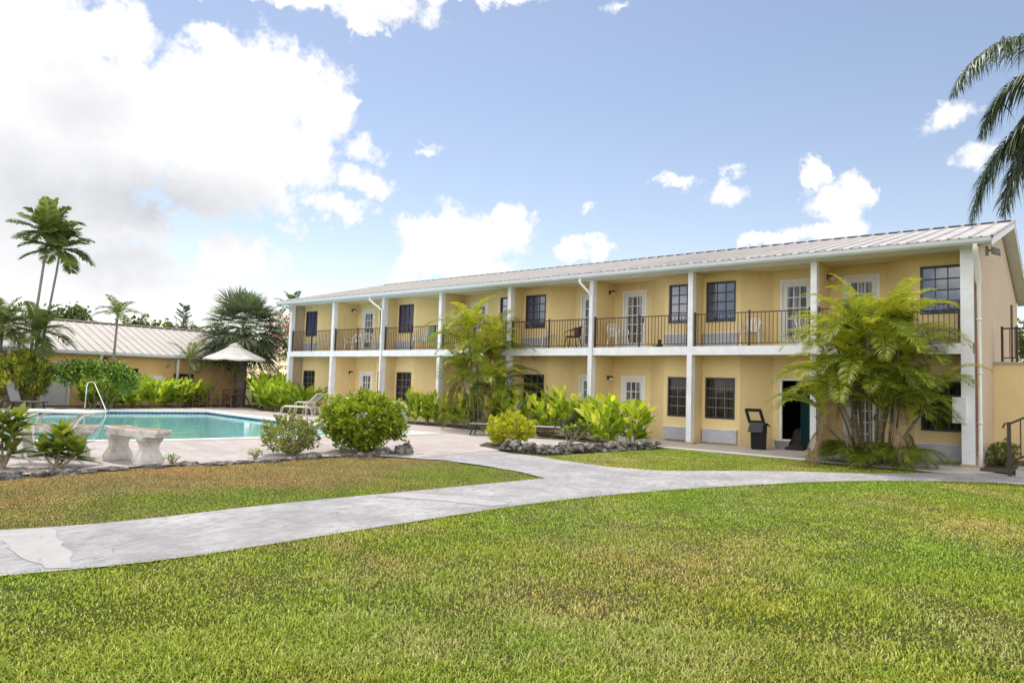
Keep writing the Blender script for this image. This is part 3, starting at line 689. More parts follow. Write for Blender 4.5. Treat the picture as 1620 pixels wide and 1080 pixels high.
# ceilings and slab
MB().box((-29.0, -.06, 2.781), (.02, 1.6, Z1 - .004)).build('balcony_floor', 'ceiling_paint', motel)
MB().box((-29.1, -.13, 2.77), (.13, -.061, Z1 + .004)).build('balcony_edge', 'white_paint', motel)
MB().box((-29.0, -.5, HB), (.13, 1.6, HB + .03)).build('soffit', 'ceiling_paint', motel)
MB().box((-29.12, -.12, HB - .035), (.14, .10, HB - .001)).build('beam', 'white_paint', motel)
# columns: continuous over both floors, with a small plaster foot
for i, c in enumerate(CX):
    wd = .14 if i == 0 else .082
    for (za, zb) in ((.036, 2.769), (Z1 + .005, HB - .036)):
        o = MB().box((c - wd, -.14 if za < 1 else -.12, za), (c + wd, .109, zb)).build('column', 'white_paint', motel, bevel=.006)
    MB().box((c - wd - .03, -.17, .03), (c + wd + .10, .14, .10)).build('column_foot', 'brown_plaster_foot', motel, bevel=.01)
# balcony railings
for i in range(8):
    a, b_ = CX[i + 1] + .10, CX[i] - (.155 if i == 0 else .10); y = -.02
    r = MB(); r.bar((a + .04, y, 4.03), (b_ - .04, y, 4.03), .035, .03); r.bar((a + .04, y, 3.12), (b_ - .04, y, 3.12), .03, .025)
    nb_ = int((b_ - a) / .112)
    for k in range(1, nb_): xx = a + (b_ - a) * k / nb_; r.box((xx - .008, y - .008, 3.132), (xx + .008, y + .008, 4.015))
    ro = r.build('railing', 'dark_bronze', motel)
    for xx in (a + .03, (a + b_) / 2, b_ - .03): MB().box((xx - .024, y - .024, Z1), (xx + .024, y + .024, 4.10)).build('post', 'dark_bronze', ro)
# roof: two metal slopes with standing seams, gutter, fascia, rakes
EY, EZ, RY, RZ = -.60, 5.53, 6.35, 7.27
RX0, RX1 = -29.55, .60
th = .05
roof = MB()
roof.add([(RX0, EY, EZ), (RX1, EY, EZ), (RX1, RY, RZ), (RX0, RY, RZ), (RX1, 2 * RY - EY, EZ), (RX0, 2 * RY - EY, EZ)], [(0, 1, 2, 3), (3, 2, 4, 5)])
roof.add([(RX0, EY, EZ - th), (RX1, EY, EZ - th), (RX1, RY, RZ - th), (RX0, RY, RZ - th), (RX1, 2 * RY - EY, EZ - th), (RX0, 2 * RY - EY, EZ - th)], [(3, 2, 1, 0), (5, 4, 2, 3)])
roof.add([(RX1, EY, EZ), (RX1, RY, RZ), (RX1, 2 * RY - EY, EZ), (RX1, EY, EZ - th), (RX1, RY, RZ - th), (RX1, 2 * RY - EY, EZ - th)], [(0, 3, 4, 1), (1, 4, 5, 2)])
roof_o = roof.build('roof', 'roof_metal', motel)
sl = Vector((0, RY - EY, RZ - EZ)).normalized(); nr = Vector((0, -sl.z, sl.y))
ribs = MB(); x = RX1 - .02; k = 0
while x > RX0:
    a = Vector((x, EY - .03, EZ)) ; b_ = Vector((x, RY - .02, RZ)); w1, w2, h = .035, .016, .032
    vs = []
    for p in (a, b_): vs += [p + Vector((-w1, 0, 0)), p + Vector((w1, 0, 0)), p + nr * h + Vector((w2, 0, 0)), p + nr * h + Vector((-w2, 0, 0))]
    ribs.add(vs, [(0, 1, 5, 4)[::-1], (1, 2, 6, 5), (2, 3, 7, 6), (3, 0, 4, 7), (0, 3, 2, 1), (4, 5, 6, 7)])
    x -= .44
ribs.build('roof_ribs', 'roof_metal', roof_o)
rc = MB(); rc.add([(RX0, RY - .16, RZ + .005), (RX1 + .01, RY - .16, RZ + .005), (RX1 + .01, RY, RZ + .055), (RX0, RY, RZ + .055), (RX0, RY + .2, RZ - .01), (RX1 + .01, RY + .2, RZ - .01)], [(0, 1, 2, 3), (3, 2, 5, 4)])
rc.build('ridge_cap', 'roof_metal', roof_o)
cl = MB(); x = RX1 - .05
while x > RX0 + .5:                                        # dark strips stand in for the shaded gaps between ribs under the cap
    cl.box((x - .40, RY - .155, RZ - .045), (x - .05, RY - .13, RZ + .022)); x -= .44
cl.build('ridge_gap_shade', 'frame_dark', roof_o)
sc = MB(); x = RX1 - .02
while x > RX0:
    sc.box((x - .24, EY - .01, EZ + .002), (x - .19, EY + .05, EZ + .014)); x -= .44
sc.build('eave_clips', 'frame_dark', roof_o)
# gutter with an ogee-like section
g = MB(); prof = [(-.49, HB + .15), (-.49, HB + .01), (-.58, HB + .01), (-.63, HB + .06), (-.645, HB + .15), (-.63, HB + .15), (-.615, HB + .07), (-.57, HB + .025), (-.505, HB + .025), (-.505, HB + .15)]
n = len(prof); g.add([(RX0, y, z - .04) for y, z in prof] + [(RX1 - .03, y, z - .04) for y, z in prof], [(i, (i + 1) % n, n + (i + 1) % n, n + i) for i in range(n)] + [tuple(range(n))[::-1], tuple(range(n, 2 * n))])
g.build('gutter', 'gutter_metal', motel)
MB().box((RX0 + .02, -.488, HB + .0), (RX1 - .03, -.46, HB + .11)).build('fascia', 'white_paint', motel)
MB().box((-29.1, -.46, HB - .03), (.13, -.12, HB - .001)).build('eave_soffit', 'white_paint', motel)
for sx in (RX1 - .03, RX0 + .01):
    rk = MB()
    for (ya, za, yb, zb) in ((EY + .02, EZ - th, RY, RZ - th), (RY, RZ - th, 2 * RY - EY - .02, EZ - th)):
        rk.add([(sx, ya, za - .002), (sx, yb, zb - .002), (sx, yb, zb - .16), (sx, ya, za - .16), (sx + .02, ya, za - .002), (sx + .02, yb, zb - .002), (sx + .02, yb, zb - .16), (sx + .02, ya, za - .16)], [(0, 1, 2, 3), (7, 6, 5, 4), (3, 2, 6, 7), (0, 3, 7, 4), (1, 2, 6, 5), (0, 1, 5, 4)])
    rk.build('rake_board', 'white_paint', motel)
for (x0, x1) in ((.236, RX1 - .031), (RX0 + .031, -29.171)):
    sf = MB()
    for (ya, za, yb, zb) in ((EY + .15, EZ - .16, RY, RZ - .2), (RY, RZ - .2, 2 * RY - EY - .1, EZ - .2)):
        sf.add([(x0, ya, za), (x1, ya, za), (x1, yb, zb), (x0, yb, zb)], [(0, 1, 2, 3)])
    sf.build('rake_soffit', 'white_paint', motel)
# downpipes
def dpipe(x, off, mat='white_paint', base=.05):
    MB().tube([(x - off, -.55, HB - .03), (x - off, -.55, HB - .14), (x - off * .85, -.5, HB - .22), (x - off * .2, -.23, HB - .52), (x, -.19, HB - .62), (x, -.19, base + .12), (x + .0, -.23, base + .03)], .045, 10).build('downpipe', mat, motel, smooth=True)
dpipe(CX[3] + .08, .28); dpipe(CX[6] + .05, .45)
MB().tube([(-29.1, -.5, HB - .03), (-29.0, -.45, HB - .16), (-28.8, -.2, HB - .25), (-28.98, -.19, HB - .3)], .045, 10).build('downpipe', 'white_paint', motel, smooth=True)
dp = MB().tube([(.24, -.55, HB - .03), (.24, -.55, HB - .16), (.25, -.45, HB - .3), (.26, -.16, HB - .8), (.26, -.10, HB - .95), (.26, -.10, .45), (.26, -.12, .38), (.26, -.10, .3), (.26, -.14, .06)], [.06, .06, .06, .06, .045, .045, .055, .05, .06], 12)
for z in (4.55, 3.6, 2.3, 1.1): dp.lathe([(.045, z - .02), (.06, z - .02), (.06, z + .02), (.045, z + .02)], 12, c=(.26, -.10))
dp.build('downpipe', 'pipe_white', motel, smooth=True)
MB().tube([(.19, -.06, HB - .9), (.19, -.06, .3)], .014, 6).build('rusty_conduit', 'terracotta', motel)
eb = MB().box((-.30, -.24, 1.08), (.0, -.141, 1.71)).build('electric_box', 'white_paint', motel, bevel=.01)
MB().box((-.02, -.10, .0), (0.02, -.11, .01))
fl = MB().box((.40, -.12, 5.16), (.46, .0, 5.38)).box((.46, -.07, 5.26), (.56, -.04, 5.30)); fl.add([(.52, -.14, 5.2), (.52, .03, 5.2), (.52, .03, 5.36), (.52, -.14, 5.36), (.70, -.20, 5.14), (.70, .09, 5.14), (.70, .09, 5.27), (.70, -.20, 5.27)], [(0, 3, 2, 1), (4, 5, 6, 7), (0, 1, 5, 4), (1, 2, 6, 5), (2, 3, 7, 6), (3, 0, 4, 7)])
fl.build('floodlight', 'basket_grey', motel)
MB().box((-29.45, .2, .9), (-29.19, .75, 1.6)).build('meter_box', 'white_paint', motel)
# rear landing at the gable side with its railing and door
ld = MB().box((.237, 3.4, 0), (4.5, 5.4, 2.66)); lo = ld.build('stair_landing', 'yellow_render', motel)
MB().box((.237, 3.36, 2.661), (4.54, 5.44, 2.73)).build('landing_coping', 'concrete_patch', lo)
r = MB(); r.bar((.45, 3.45, 3.66), (4.5, 3.45, 3.66), .05, .04); r.bar((.45, 3.45, 2.84), (4.5, 3.45, 2.84), .04, .03)
for k in range(34): xx = .62 + k * .115; r.box((xx - .009, 3.441, 2.855), (xx + .009, 3.459, 3.64))
for xx in (.45, .78, 2.6, 4.5): r.box((xx - .03, 3.42, 2.731), (xx + .03, 3.48, 3.72))
r.build('landing_railing', 'dark_bronze', lo)
MB().box((.236, 9.6, 2.75), (.30, 9.75, 5.0)).build('side_pipe', 'wood_brown', motel)
# stairs in front of the gable
st = thing('stairs', 'concrete steps with a brown metal handrail beside the gable end', 'stairs', (0, 0, 0))
s = MB()
for k in range(9): s.box((1.02 + k * .28, -1.4, .0), (3.6, -.2, .16 * (k + 1) - .003 * k))
s.build('steps', 'concrete_patch', st)
r = MB(); r.bar((.91, -1.45, 1.15), (3.4, -1.45, 2.55), .06, .045); r.bar((.91, -1.45, .32), (3.4, -1.45, 1.72), .05, .04)
for k in range(14): xx = 1.12 + k * .17; r.box((xx - .012, -1.462, .32 + (xx - .91) * .562), (xx + .012, -1.438, 1.15 + (xx - .91) * .562))
r.box((.88, -1.485, .02), (.95, -1.415, 1.2)); r.tube([(.91, -1.45, 1.17), (.84, -1.45, 1.16), (.80, -1.45, 1.06)], .02, 6); r.build('handrail', 'dark_bronze', st)

# ------------------------------------------------------------ far low building
far = thing('low_building', 'single-storey orange building with a pale metal roof across the pool', 'building', (0, 0, 0))
FX = -36.2
fw = MB()
def wy(mb, ya, yb, z0, z1, ops):
    ys = sorted({ya, yb, *[o[0] for o in ops], *[o[1] for o in ops]})
    for a, b_ in zip(ys[:-1], ys[1:]):
        m_ = (a + b_) / 2; o = [q for q in ops if q[0] < m_ < q[1]]
        if not o: mb.box((FX - .15, a, z0), (FX, b_, z1))
        else:
            if o[0][2] > z0: mb.box((FX - .15, a, z0), (FX, b_, o[0][2]))
            mb.box((FX - .15, a, o[0][3]), (FX, b_, z1))
wy(fw, -22, 1.6, 0, 2.6, [(-8.62, -7.62, 0, 2.05), (-5.05, -4.35, 1.1, 1.95), (-2.5, -1.4, 1.0, 1.75)])
fw.box((FX - 9, 1.45, 0), (FX - .151, 1.6, 2.6)); fw.build('wall', 'far_render', far)
MB().box((FX - .1, -8.62, 0.02), (FX - .04, -7.62, 2.05)).build('door', 'door_white', far)
dl = MB(); [dl.box((FX - .039, -8.56, .1 + .1 * k), (FX - .025, -7.68, .17 + .1 * k)) for k in range(19)]; dl.build('door_slats', 'door_white', far)
MB().box((FX - .03, -7.75, .95), (FX + .04, -7.70, 1.25)).build('door_handle', 'lamp_black', far)
tr = MB().box((FX - .02, -8.74, 0.02), (FX + .03, -8.62, 2.15)).box((FX - .02, -7.62, 0.02), (FX + .03, -7.50, 2.15)).box((FX - .02, -8.62, 2.05), (FX + .03, -7.62, 2.15)); tr.build('door_frame', 'white_paint', far)
for (a, b_, c, d_) in ((-5.05, -4.35, 1.1, 1.95), (-2.5, -1.4, 1.0, 1.75)):
    f = MB().box((FX - .1, a, c), (FX + .02, a + .06, d_)).box((FX - .1, b_ - .06, c), (FX + .02, b_, d_)).box((FX - .1, a + .06, c), (FX + .02, b_ - .06, c + .06)).box((FX - .1, a + .06, d_ - .06), (FX + .02, b_ - .06, d_)).build('window', 'window_bronze', far)
    MB().box((FX - .08, a + .06, c + .06), (FX - .05, b_ - .06, d_ - .06)).build('pane', 'glass_lower', f)
MB().box((FX, -3.9, .9), (FX + .3, -3.2, 1.6)).build('air_conditioner', 'white_plastic', far)
ab = MB(); n = 14; ab.add([(FX + .06, -6.0 + .2 * math.cos(2 * PI * k / n), 2.28 + .2 * math.sin(2 * PI * k / n)) for k in range(n)] + [(FX, -6.0 + .2 * math.cos(2 * PI * k / n), 2.28 + .2 * math.sin(2 * PI * k / n)) for k in range(n)], [tuple(range(n))] + [(k, (k + 1) % n, n + (k + 1) % n, n + k) for k in range(n)]); ao = ab.build('alarm_bell', 'alarm_red', far)
MB().box((FX + .06, -6.06, 2.24), (FX + .10, -5.96, 2.33)).build('bell_hub', 'frosted_glass', ao)
FE, FRX, FRZ = -35.75, -40.6, 4.45
rf = MB(); z0 = 2.72
rf.add([(FE, -22.5, z0), (FE, 2.2, z0), (FRX, 2.2, FRZ), (FRX, -22.5, FRZ), (2 * FRX - FE, 2.2, z0), (2 * FRX - FE, -22.5, z0)], [(0, 1, 2, 3), (3, 2, 4, 5)])
rf.add([(FE, -22.5, z0 - .06), (FE, 2.2, z0 - .06), (FRX, 2.2, FRZ - .06), (FRX, -22.5, FRZ - .06)], [(3, 2, 1, 0)]); rfo = rf.build('roof', 'roof_far', far)
rb = MB(); s2 = Vector((FRX - FE, 0, FRZ - z0)).normalized(); n2_ = Vector((-s2.z, 0, s2.x)); n2_ = n2_ if n2_.z > 0 else -n2_
y = -22.4
while y < 2.15:
    vs = []
    for p in (Vector((FE + .02, y, z0)), Vector((FRX, y, FRZ))): vs += [p + Vector((0, -.035, 0)), p + Vector((0, .035, 0)), p + n2_ * .045 + Vector((0, .015, 0)), p + n2_ * .045 + Vector((0, -.015, 0))]
    rb.add(vs, [(1, 2, 6, 5), (2, 3, 7, 6), (3, 0, 4, 7), (0, 3, 2, 1)]); y += .44
rb.build('roof_ribs', 'roof_far', rfo)
MB().box((FRX - .2, -22.5, FRZ + .0), (FRX + .2, 2.2, FRZ + .06)).build('ridge_cap', 'roof_far', rfo)
MB().box((FE + .0, -22.4, z0 - .16), (FE + .03, 2.15, z0 - .02)).build('fascia', 'white_paint', far)
gt = MB().box((FE + .031, -22.4, z0 - .11), (FE + .13, 2.15, z0 - .015)); gt.build('gutter', 'gutter_metal', far)
MB().box((FX - .02, -22, 2.60), (FE - .01, 2.1, 2.63)).build('soffit', 'ceiling_paint', far)
for y in (-10.2, -6.3, -2.45, 1.3): MB().box((FE - .18, y - .055, .03), (FE - .07, y + .055, 2.6)).build('post', 'white_paint', far)

# ------------------------------------------------------------ furniture
def at(x, y, lat, z=0): return (x + lat * .7735, y + lat * .6333, z)
ORD = ['first', 'second', 'third', 'fourth', 'fifth', 'sixth', 'seventh', 'eighth', 'ninth', 'tenth', 'eleventh', 'twelfth']
def plastic_chair(label, loc, rz, mat='white_plastic', group='white plastic chairs on the balcony'):
    t_ = thing('plastic_chair', label, 'chair', loc, rz, group)
    s = MB(); s.add([(-.21, -.24, .42), (.21, -.24, .42), (.19, .19, .39), (-.19, .19, .39), (-.21, -.24, .44), (.21, -.24, .44), (.19, .19, .41), (-.19, .19, .41)], [(0, 3, 2, 1), (4, 5, 6, 7), (0, 1, 5, 4), (1, 2, 6, 5), (2, 3, 7, 6), (3, 0, 4, 7)]); s.build('seat', mat, t_, bevel=.008)
    b_ = MB(); b_.tube([(-.22, .20, .42), (-.25, .27, .70), (-.17, .31, .84), (0, .33, .88), (.17, .31, .84), (.25, .27, .70), (.22, .20, .42)], .018, 6)
    for k in range(-2, 3): b_.bar((k * .065, .205, .42), (k * .085, .31 + .01 * (2 - abs(k)), .86 - .015 * k * k), .045, .012)
    b_.build('backrest', mat, t_)
    for sx in (-1, 1):
        MB().tube([(sx * .25, .24, .62), (sx * .285, 0, .65), (sx * .285, -.2, .64), (sx * .27, -.26, .58)], .02, 6).build('armrest', mat, t_)
        MB().tube([(sx * .27, -.26, .59), (sx * .23, -.23, .42), (sx * .27, -.29, .0)], [.018, .026, .02], 6).build('leg', mat, t_)
        MB().tube([(sx * .20, .20, .41), (sx * .25, .30, .0)], [.026, .02], 6).build('leg', mat, t_)
    return t_
Zb = Z1 + .001
pc = plastic_chair('white plastic armchair on the balcony left of the big areca, back to the wall', (-5.45, .30, Zb), R(8))
def pcopy(x, y, rz, label): return copy_thing(pc, (x, y, Zb), R(rz), label)
pcopy(-10.15, .45, 68, 'white plastic armchair turned sideways beside a lamp and white glazed door upstairs')
pcopy(-4.0, .55, 30, 'white plastic armchair upstairs half hidden behind the top of the big areca palm')
pcopy(-26.9, .42, -35, 'white plastic armchair on the leftmost upstairs balcony')
pcopy(-24.5, .38, 5, 'left one of two white plastic armchairs on the second balcony from the left')
pcopy(-23.45, .42, 62, 'white plastic armchair in front of the glazed door on the second balcony from the left')
pcopy(-19.9, .36, -20, 'white plastic armchair on the third balcony from the left near the green towel')
pcopy(-16.6, .42, 15, 'white plastic armchair upstairs behind the small areca palm')
wc = thing('wicker_chair', 'dark brown wicker armchair on the balcony beside a white side table', 'chair', (-11.95, .38, Zb), R(-35))
MB().lathe([(.24, .41), (.26, .43), (.25, .455), (.02, .46)], 16).build('seat', 'wicker_brown', wc, smooth=True)
bk = MB(); n = 18
pts = [(-.29 * math.cos(PI * k / n), .29 * math.sin(PI * k / n) * .95) for k in range(n + 1)]
for k in range(3, n - 3): (xa, ya), (xb, yb) = pts[k], pts[k + 1]; bk.add([(xa, ya, .46), (xb, yb, .46), (xb * 1.06, yb * 1.12, .80), (xa * 1.06, ya * 1.12, .80), (xa * .93, ya * .93, .46), (xb * .93, yb * .93, .46), (xb, yb * 1.05, .80), (xa, ya * 1.05, .80)], [(0, 1, 2, 3), (7, 6, 5, 4), (3, 2, 6, 7)])
bk.build('backrest', 'wicker_brown', wc)
MB().tube([(-.30, -.20, .43), (-.31, -.2, .6), (-.32, -.05, .68)] + [(-.31 * math.cos(PI * k / n) * 1.04, .31 * math.sin(PI * k / n) * 1.1, .70 + .11 * math.sin(PI * k / n)) for k in range(2, n - 1)] + [(.32, -.05, .68), (.31, -.2, .6), (.30, -.20, .43)], .018, 6).build('arm_frame', 'wicker_brown', wc)
for sx in (-1, 1):
    for sy in (-1, 1): MB().tube([(sx * .19, sy * .18, .42), (sx * .25, sy * .25, 0)], .018, 6).build('leg', 'wicker_brown', wc)
tb = thing('side_table', 'small white side table between the wicker chair and the air conditioner upstairs', 'table', (-13.0, .36, Zb))
MB().lathe([(.24, .50), (.26, .505), (.26, .53), (.02, .532)], 20).build('table_top', 'white_plastic', tb)
for sx in (-1, 1):
    for sy in (-1, 1): MB().tube([(sx * .14, sy * .14, .5), (sx * .19, sy * .19, 0)], .018, 6).build('leg', 'white_plastic', tb)
cat_ = MB(); cat_.lathe([(.02, 0), (.10, .01), (.11, .05), (.075, .11), (.055, .15), (.065, .18), (.055, .22), (.03, .25), (.01, .26)], 10, c=(-8.37, .10)); cat_.tube([(-8.45, .10, .02), (-8.55, .08, .03), (-8.57, .1, .10)], .018, 6)
o = cat_.build('ornament', 'cloth_dark', smooth=True, loc=(0, 0, Zb)); tag(o, 'small dark ornament standing on the balcony floor behind the railing', 'ornament')
tw = MB(); n = 14
for k in range(n):
    a, b_ = -18.93 + .36 * k / n, -18.93 + .36 * (k + 1) / n; ya, yb = -.055 - .015 * math.sin(k), -.055 - .015 * math.sin(k + 1)
    tw.add([(a, ya, 3.28), (b_, yb, 3.28), (b_, yb + .01, 4.055), (a, ya + .01, 4.055), (b_, .02, 4.055), (a, .02, 4.055), (b_, .03, 3.6), (a, .03, 3.6)], [(0, 1, 2, 3), (3, 2, 4, 5), (5, 4, 6, 7)])
tag(tw.build('towel', 'cloth_green', smooth=True), 'faded green towel hung over the upstairs railing left of the small areca', 'towel')

# rubbish bin with its lid frame standing open
bn = thing('rubbish_bin', 'black rubbish bin with its framed lid flipped up beside the open doorway', 'bin', (-5.15, .10, .036), R(-32 + 55))
b_ = MB(); w0, w1 = .20, .225
b_.add([(-w0, -w0, 0), (w0, -w0, 0), (w0, w0, 0), (-w0, w0, 0), (-w1, -w1, .72), (w1, -w1, .72), (w1, w1, .72), (-w1, w1, .72)], [(0, 3, 2, 1), (0, 1, 5, 4), (1, 2, 6, 5), (2, 3, 7, 6), (3, 0, 4, 7), (4, 5, 6, 7)]); b_.box((-.24, -.24, .70), (.24, .24, .75)); b_.build('body', 'bin_black', bn, bevel=.015)
lf = MB(); lw = .09
P = lambda x, z: (x - .06 - .30 * z, -.22 - .02 * z, .77 + z)
def q3(a, b_): lf.bar(a, b_, lw, .05, up=(0, 1, 0))
q3(P(-.19, 0), P(-.19, .36)); q3(P(.19, 0), P(.19, .36)); q3(P(-.22, .36), P(.22, .36)); q3(P(-.22, .02), P(.22, .02)); lf.build('lid_frame', 'bin_black', bn, bevel=.008)
MB().add([(-.25, -.27, .78), (.12, -.27, .78), (.08, -.33, .50), (-.32, -.33, .50), (-.25, -.24, .78), (.12, -.24, .78), (.08, -.30, .50), (-.32, -.30, .50)], [(3, 2, 1, 0), (4, 5, 6, 7), (0, 1, 5, 4), (2, 3, 7, 6), (1, 2, 6, 5), (3, 0, 4, 7)]).build('flap', 'frame_dark', bn)
MB().add([(.0, -.24, .755), (.25, -.24, .755), (.25, .24, .755), (.0, .24, .755), (-.02, -.2, .83), (.34, -.24, .64), (.34, .24, .64), (-.02, .2, .83)], [(0, 1, 5, 4), (1, 2, 6, 5), (2, 3, 7, 6), (3, 0, 4, 7), (4, 5, 6, 7)]).build('lid', 'bin_black', bn, bevel=.02)
# things by the open doorway
bk = thing('basket', 'grey laundry basket on the walkway at the open doorway', 'basket', (-4.72, .85, .036), .2)
MB().add([(-.17, -.13, 0), (.17, -.13, 0), (.17, .13, 0), (-.17, .13, 0), (-.22, -.17, .27), (.22, -.17, .27), (.22, .17, .27), (-.22, .17, .27), (-.20, -.15, .27), (.20, -.15, .27), (.20, .15, .27), (-.20, .15, .27), (-.16, -.12, .03), (.16, -.12, .03), (.16, .12, .03), (-.16, .12, .03)], [(0, 3, 2, 1), (0, 1, 5, 4), (1, 2, 6, 5), (2, 3, 7, 6), (3, 0, 4, 7), (4, 5, 9, 8), (5, 6, 10, 9), (6, 7, 11, 10), (7, 4, 8, 11), (8, 9, 13, 12), (9, 10, 14, 13), (10, 11, 15, 14), (11, 8, 12, 15), (12, 13, 14, 15)]).build('body', 'basket_grey', bk)
MB().box((-.235, -.185, .25), (.235, -.171, .285)).box((-.235, .171, .25), (.235, .185, .285)).box((-.235, -.171, .25), (-.221, .171, .285)).box((.221, -.171, .25), (.235, .171, .285)).build('rim', 'pipe_white', bk)
def lump(name, mat, size, seed, parent=None, loc=(0, 0, 0), sub=3, amp=.35, freq=2.2, flat=True):
    """irregular lump from a displaced icosphere"""
    from mathutils import noise as mn
    bm = bmesh.new(); bmesh.ops.create_icosphere(bm, subdivisions=sub, radius=1)
    for v in bm.verts:
        d = v.co.normalized(); f = 1 + amp * mn.fractal(d * freq + Vector((seed * 3.1, seed, 0)), 1.0, 2.0, 4) + amp * .5 * (abs(mn.noise(d * freq * 2.5 + Vector((0, seed, 5)))) - .3)
        v.co = Vector((d.x * size[0] * f, d.y * size[1] * f, max(-.02 if flat else -9, d.z * size[2] * f)))
    me = bpy.data.meshes.new(name); bm.to_mesh(me); bm.free(); me.materials.append(MATS[mat])
    for p_ in me.polygons: p_.use_smooth = True
    o = bpy.data.objects.new(name, me); COL.objects.link(o); o.location = loc
    if parent: o.parent = parent
    return o
tag(lump('clothes_bag', 'cloth_dark', (.26, .2, .17), 3, loc=(-4.35, .85, .04)), 'dark bag of clothes slumped right of the grey basket at the doorway', 'bag')
tag(lump('clothes_bag', 'cloth_dark', (.3, .28, .55), 8, loc=(-4.45, 1.75, .045)), 'dark heap of clothes just inside the open doorway', 'bag')

# strap loungers and dark sling loungers
def strap_lounger(label, loc, rz):
    t_ = thing('strap_lounger', label, 'sun lounger', loc, rz, 'cream strap loungers by the pool')
    for s in (-.29, .29): MB().tube([(-.95, s, 0), (-.82, s, .36), (-.70, s, .38), (.55, s, .38), (.75, s, .36), (.83, s, 0)], .018, 8).tube([(-.15, s, .0), (-.10, s, .30), (-.10, s, .36)], .016, 8).build('side_frame', 'cream_frame', t_)
    for s in (-.31, .31): MB().tube([(-.12, s, .38), (-.10, s, .55), (-.02, s, .60), (.42, s, .60), (.50, s, .54), (.50, s, 0.0)], .016, 8).build('armrest', 'cream_frame', t_)
    b_ = MB(); b_.tube([(.38, -.28, .40), (.98, -.27, .98), (1.0, 0, 1.0), (.98, .27, .98), (.38, .28, .40)], .018, 8); bo = b_.build('back_frame', 'cream_frame', t_)
    st_ = MB()
    for k in range(9): f = .06 + k / 9 * .9; x, z = .38 + .6 * f, .40 + .58 * f; st_.box((x - .02, -.27, z + .005), (x + .022, .27, z + .015))
    st_.build('strap', 'white_plastic', bo)
    sa = MB()
    for k in range(13): x = -.72 + k * .088; sa.box((x, -.28, .392), (x + .05, .28, .402))
    sa.build('seat_straps', 'white_plastic', t_)
    for x in (-.82, .55): MB().tube([(x, -.29, .36), (x, .29, .36)], .014, 6).build('crossbar', 'cream_frame', t_)
    return t_
strap_lounger('cream strap lounger nearer the pool, in front of its twin', (-25.05, -1.9, .03), R(18))
strap_lounger('cream strap lounger farther from the pool, behind its twin', (-25.9, -1.25, .03), R(18))
def sling_lounger(label, loc, rz, ang=48, arm=False, mat='sling_grey', grp='dark sling loungers on the deck'):
    t_ = thing('sling_lounger', label, 'sun lounger', loc, rz, grp); a = R(ang)
    f = MB()
    for s in (-.30, .30): f.bar((-1.0, s, .34), (.95, s, .34), .04, .05)
    for x in (-.98, .93): f.bar((x, -.30, .34), (x, .30, .34), .04, .05)
    f.build('frame', 'frame_dark', t_)
    MB().box((-.96, -.275, .355), (.28, .275, .372)).build('seat', mat, t_)
    for s in (-.29, .29):
        MB().bar((-.78, s, .33), (-.90, s, .0), .045, .04).build('leg', 'frame_dark', t_); MB().bar((.60, s, .33), (.74, s, .0), .045, .04).build('leg', 'frame_dark', t_)
        if arm: MB().bar((-.15, s * 1.08, .56), (.42, s * 1.08, .58), .05, .03).bar((.1, s * 1.08, .36), (.1, s * 1.08, .56), .03, .03).build('armrest', 'frame_dark', t_)
    L = .88; d = Vector((math.cos(a), 0, math.sin(a))); nn = Vector((-math.sin(a), 0, math.cos(a))) * .012; p = Vector((.28, 0, .375)); b_ = MB()
    vs = [p + Vector((0, s, 0)) + d * L * k + nn * m_ for m_ in (-1, 1) for k, s in ((0, -.275), (1, -.275), (1, .275), (0, .275))]
    b_.add(vs, [(0, 3, 2, 1), (4, 5, 6, 7), (0, 1, 5, 4), (1, 2, 6, 5), (2, 3, 7, 6), (3, 0, 4, 7)]); bo = b_.build('backrest', mat, t_)
    fr = MB()
    for s in (-.285, .285): fr.bar(p + Vector((0, s, 0)), p + Vector((0, s, 0)) + d * (L + .02), .035, .03, up=(1, 0, 0))
    fr.bar(p + Vector((0, -.285, 0)) + d * L, p + Vector((0, .285, 0)) + d * L, .03, .03); fr.build('back_frame', 'frame_dark', bo)
    return t_
sling_lounger('dark grey sling lounger with raised back behind the round lime bush', (-12.45, -2.95, .03), R(28), 60)
sling_lounger('dark grey sling lounger with armrests beside the leaning frangipani', (-10.75, -2.25, .03), R(20), 45, True)
sling_lounger('pale grey sling chair at the left edge under the croton bush', at(-32.3, -10.5, -.1, .03), R(-150), 68, False, 'sling_light', 'pale loungers across the pool')

# parasol, table and wooden chairs
UX, UY = -33.1, -.75
pr_ = thing('parasol', 'cream garden parasol with scalloped edge over the wooden table', 'parasol', (UX, UY, .03))
cn = MB(); ng = 48; prof = [(.0, 3.42), (.12, 3.36), (.5, 3.14), (1.0, 2.88), (1.45, 2.68), (1.60, 2.61)]
vs = []
for i, (r, z) in enumerate(prof):
    for k in range(ng):
        a = 2 * PI * k / ng; sc_ = abs(math.sin(a * 4)); rr = r * (1 - .035 * sc_); zz = z + (.035 * (1 - sc_) - .03 if i > 1 else 0)
        vs.append((rr * math.cos(a), rr * math.sin(a), zz))
for k in range(ng): a = 2 * PI * k / ng; sc_ = abs(math.sin(a * 4)); vs.append((1.60 * (1 - .035 * sc_) * math.cos(a), 1.60 * (1 - .035 * sc_) * math.sin(a), 2.61 - .09 - .05 * sc_))
cn.add(vs, [(i * ng + k, i * ng + (k + 1) % ng, (i + 1) * ng + (k + 1) % ng, (i + 1) * ng + k) for i in range(len(prof)) for k in range(ng)])
co = cn.build('canopy', 'canopy_cloth', pr_, smooth=True); sm = co.modifiers.new('solid', 'SOLIDIFY'); sm.thickness = .012
MB().lathe([(.36, 3.27), (.30, 3.33), (.10, 3.45), (.03, 3.47)], 24).build('vent_cap', 'canopy_cloth', co)
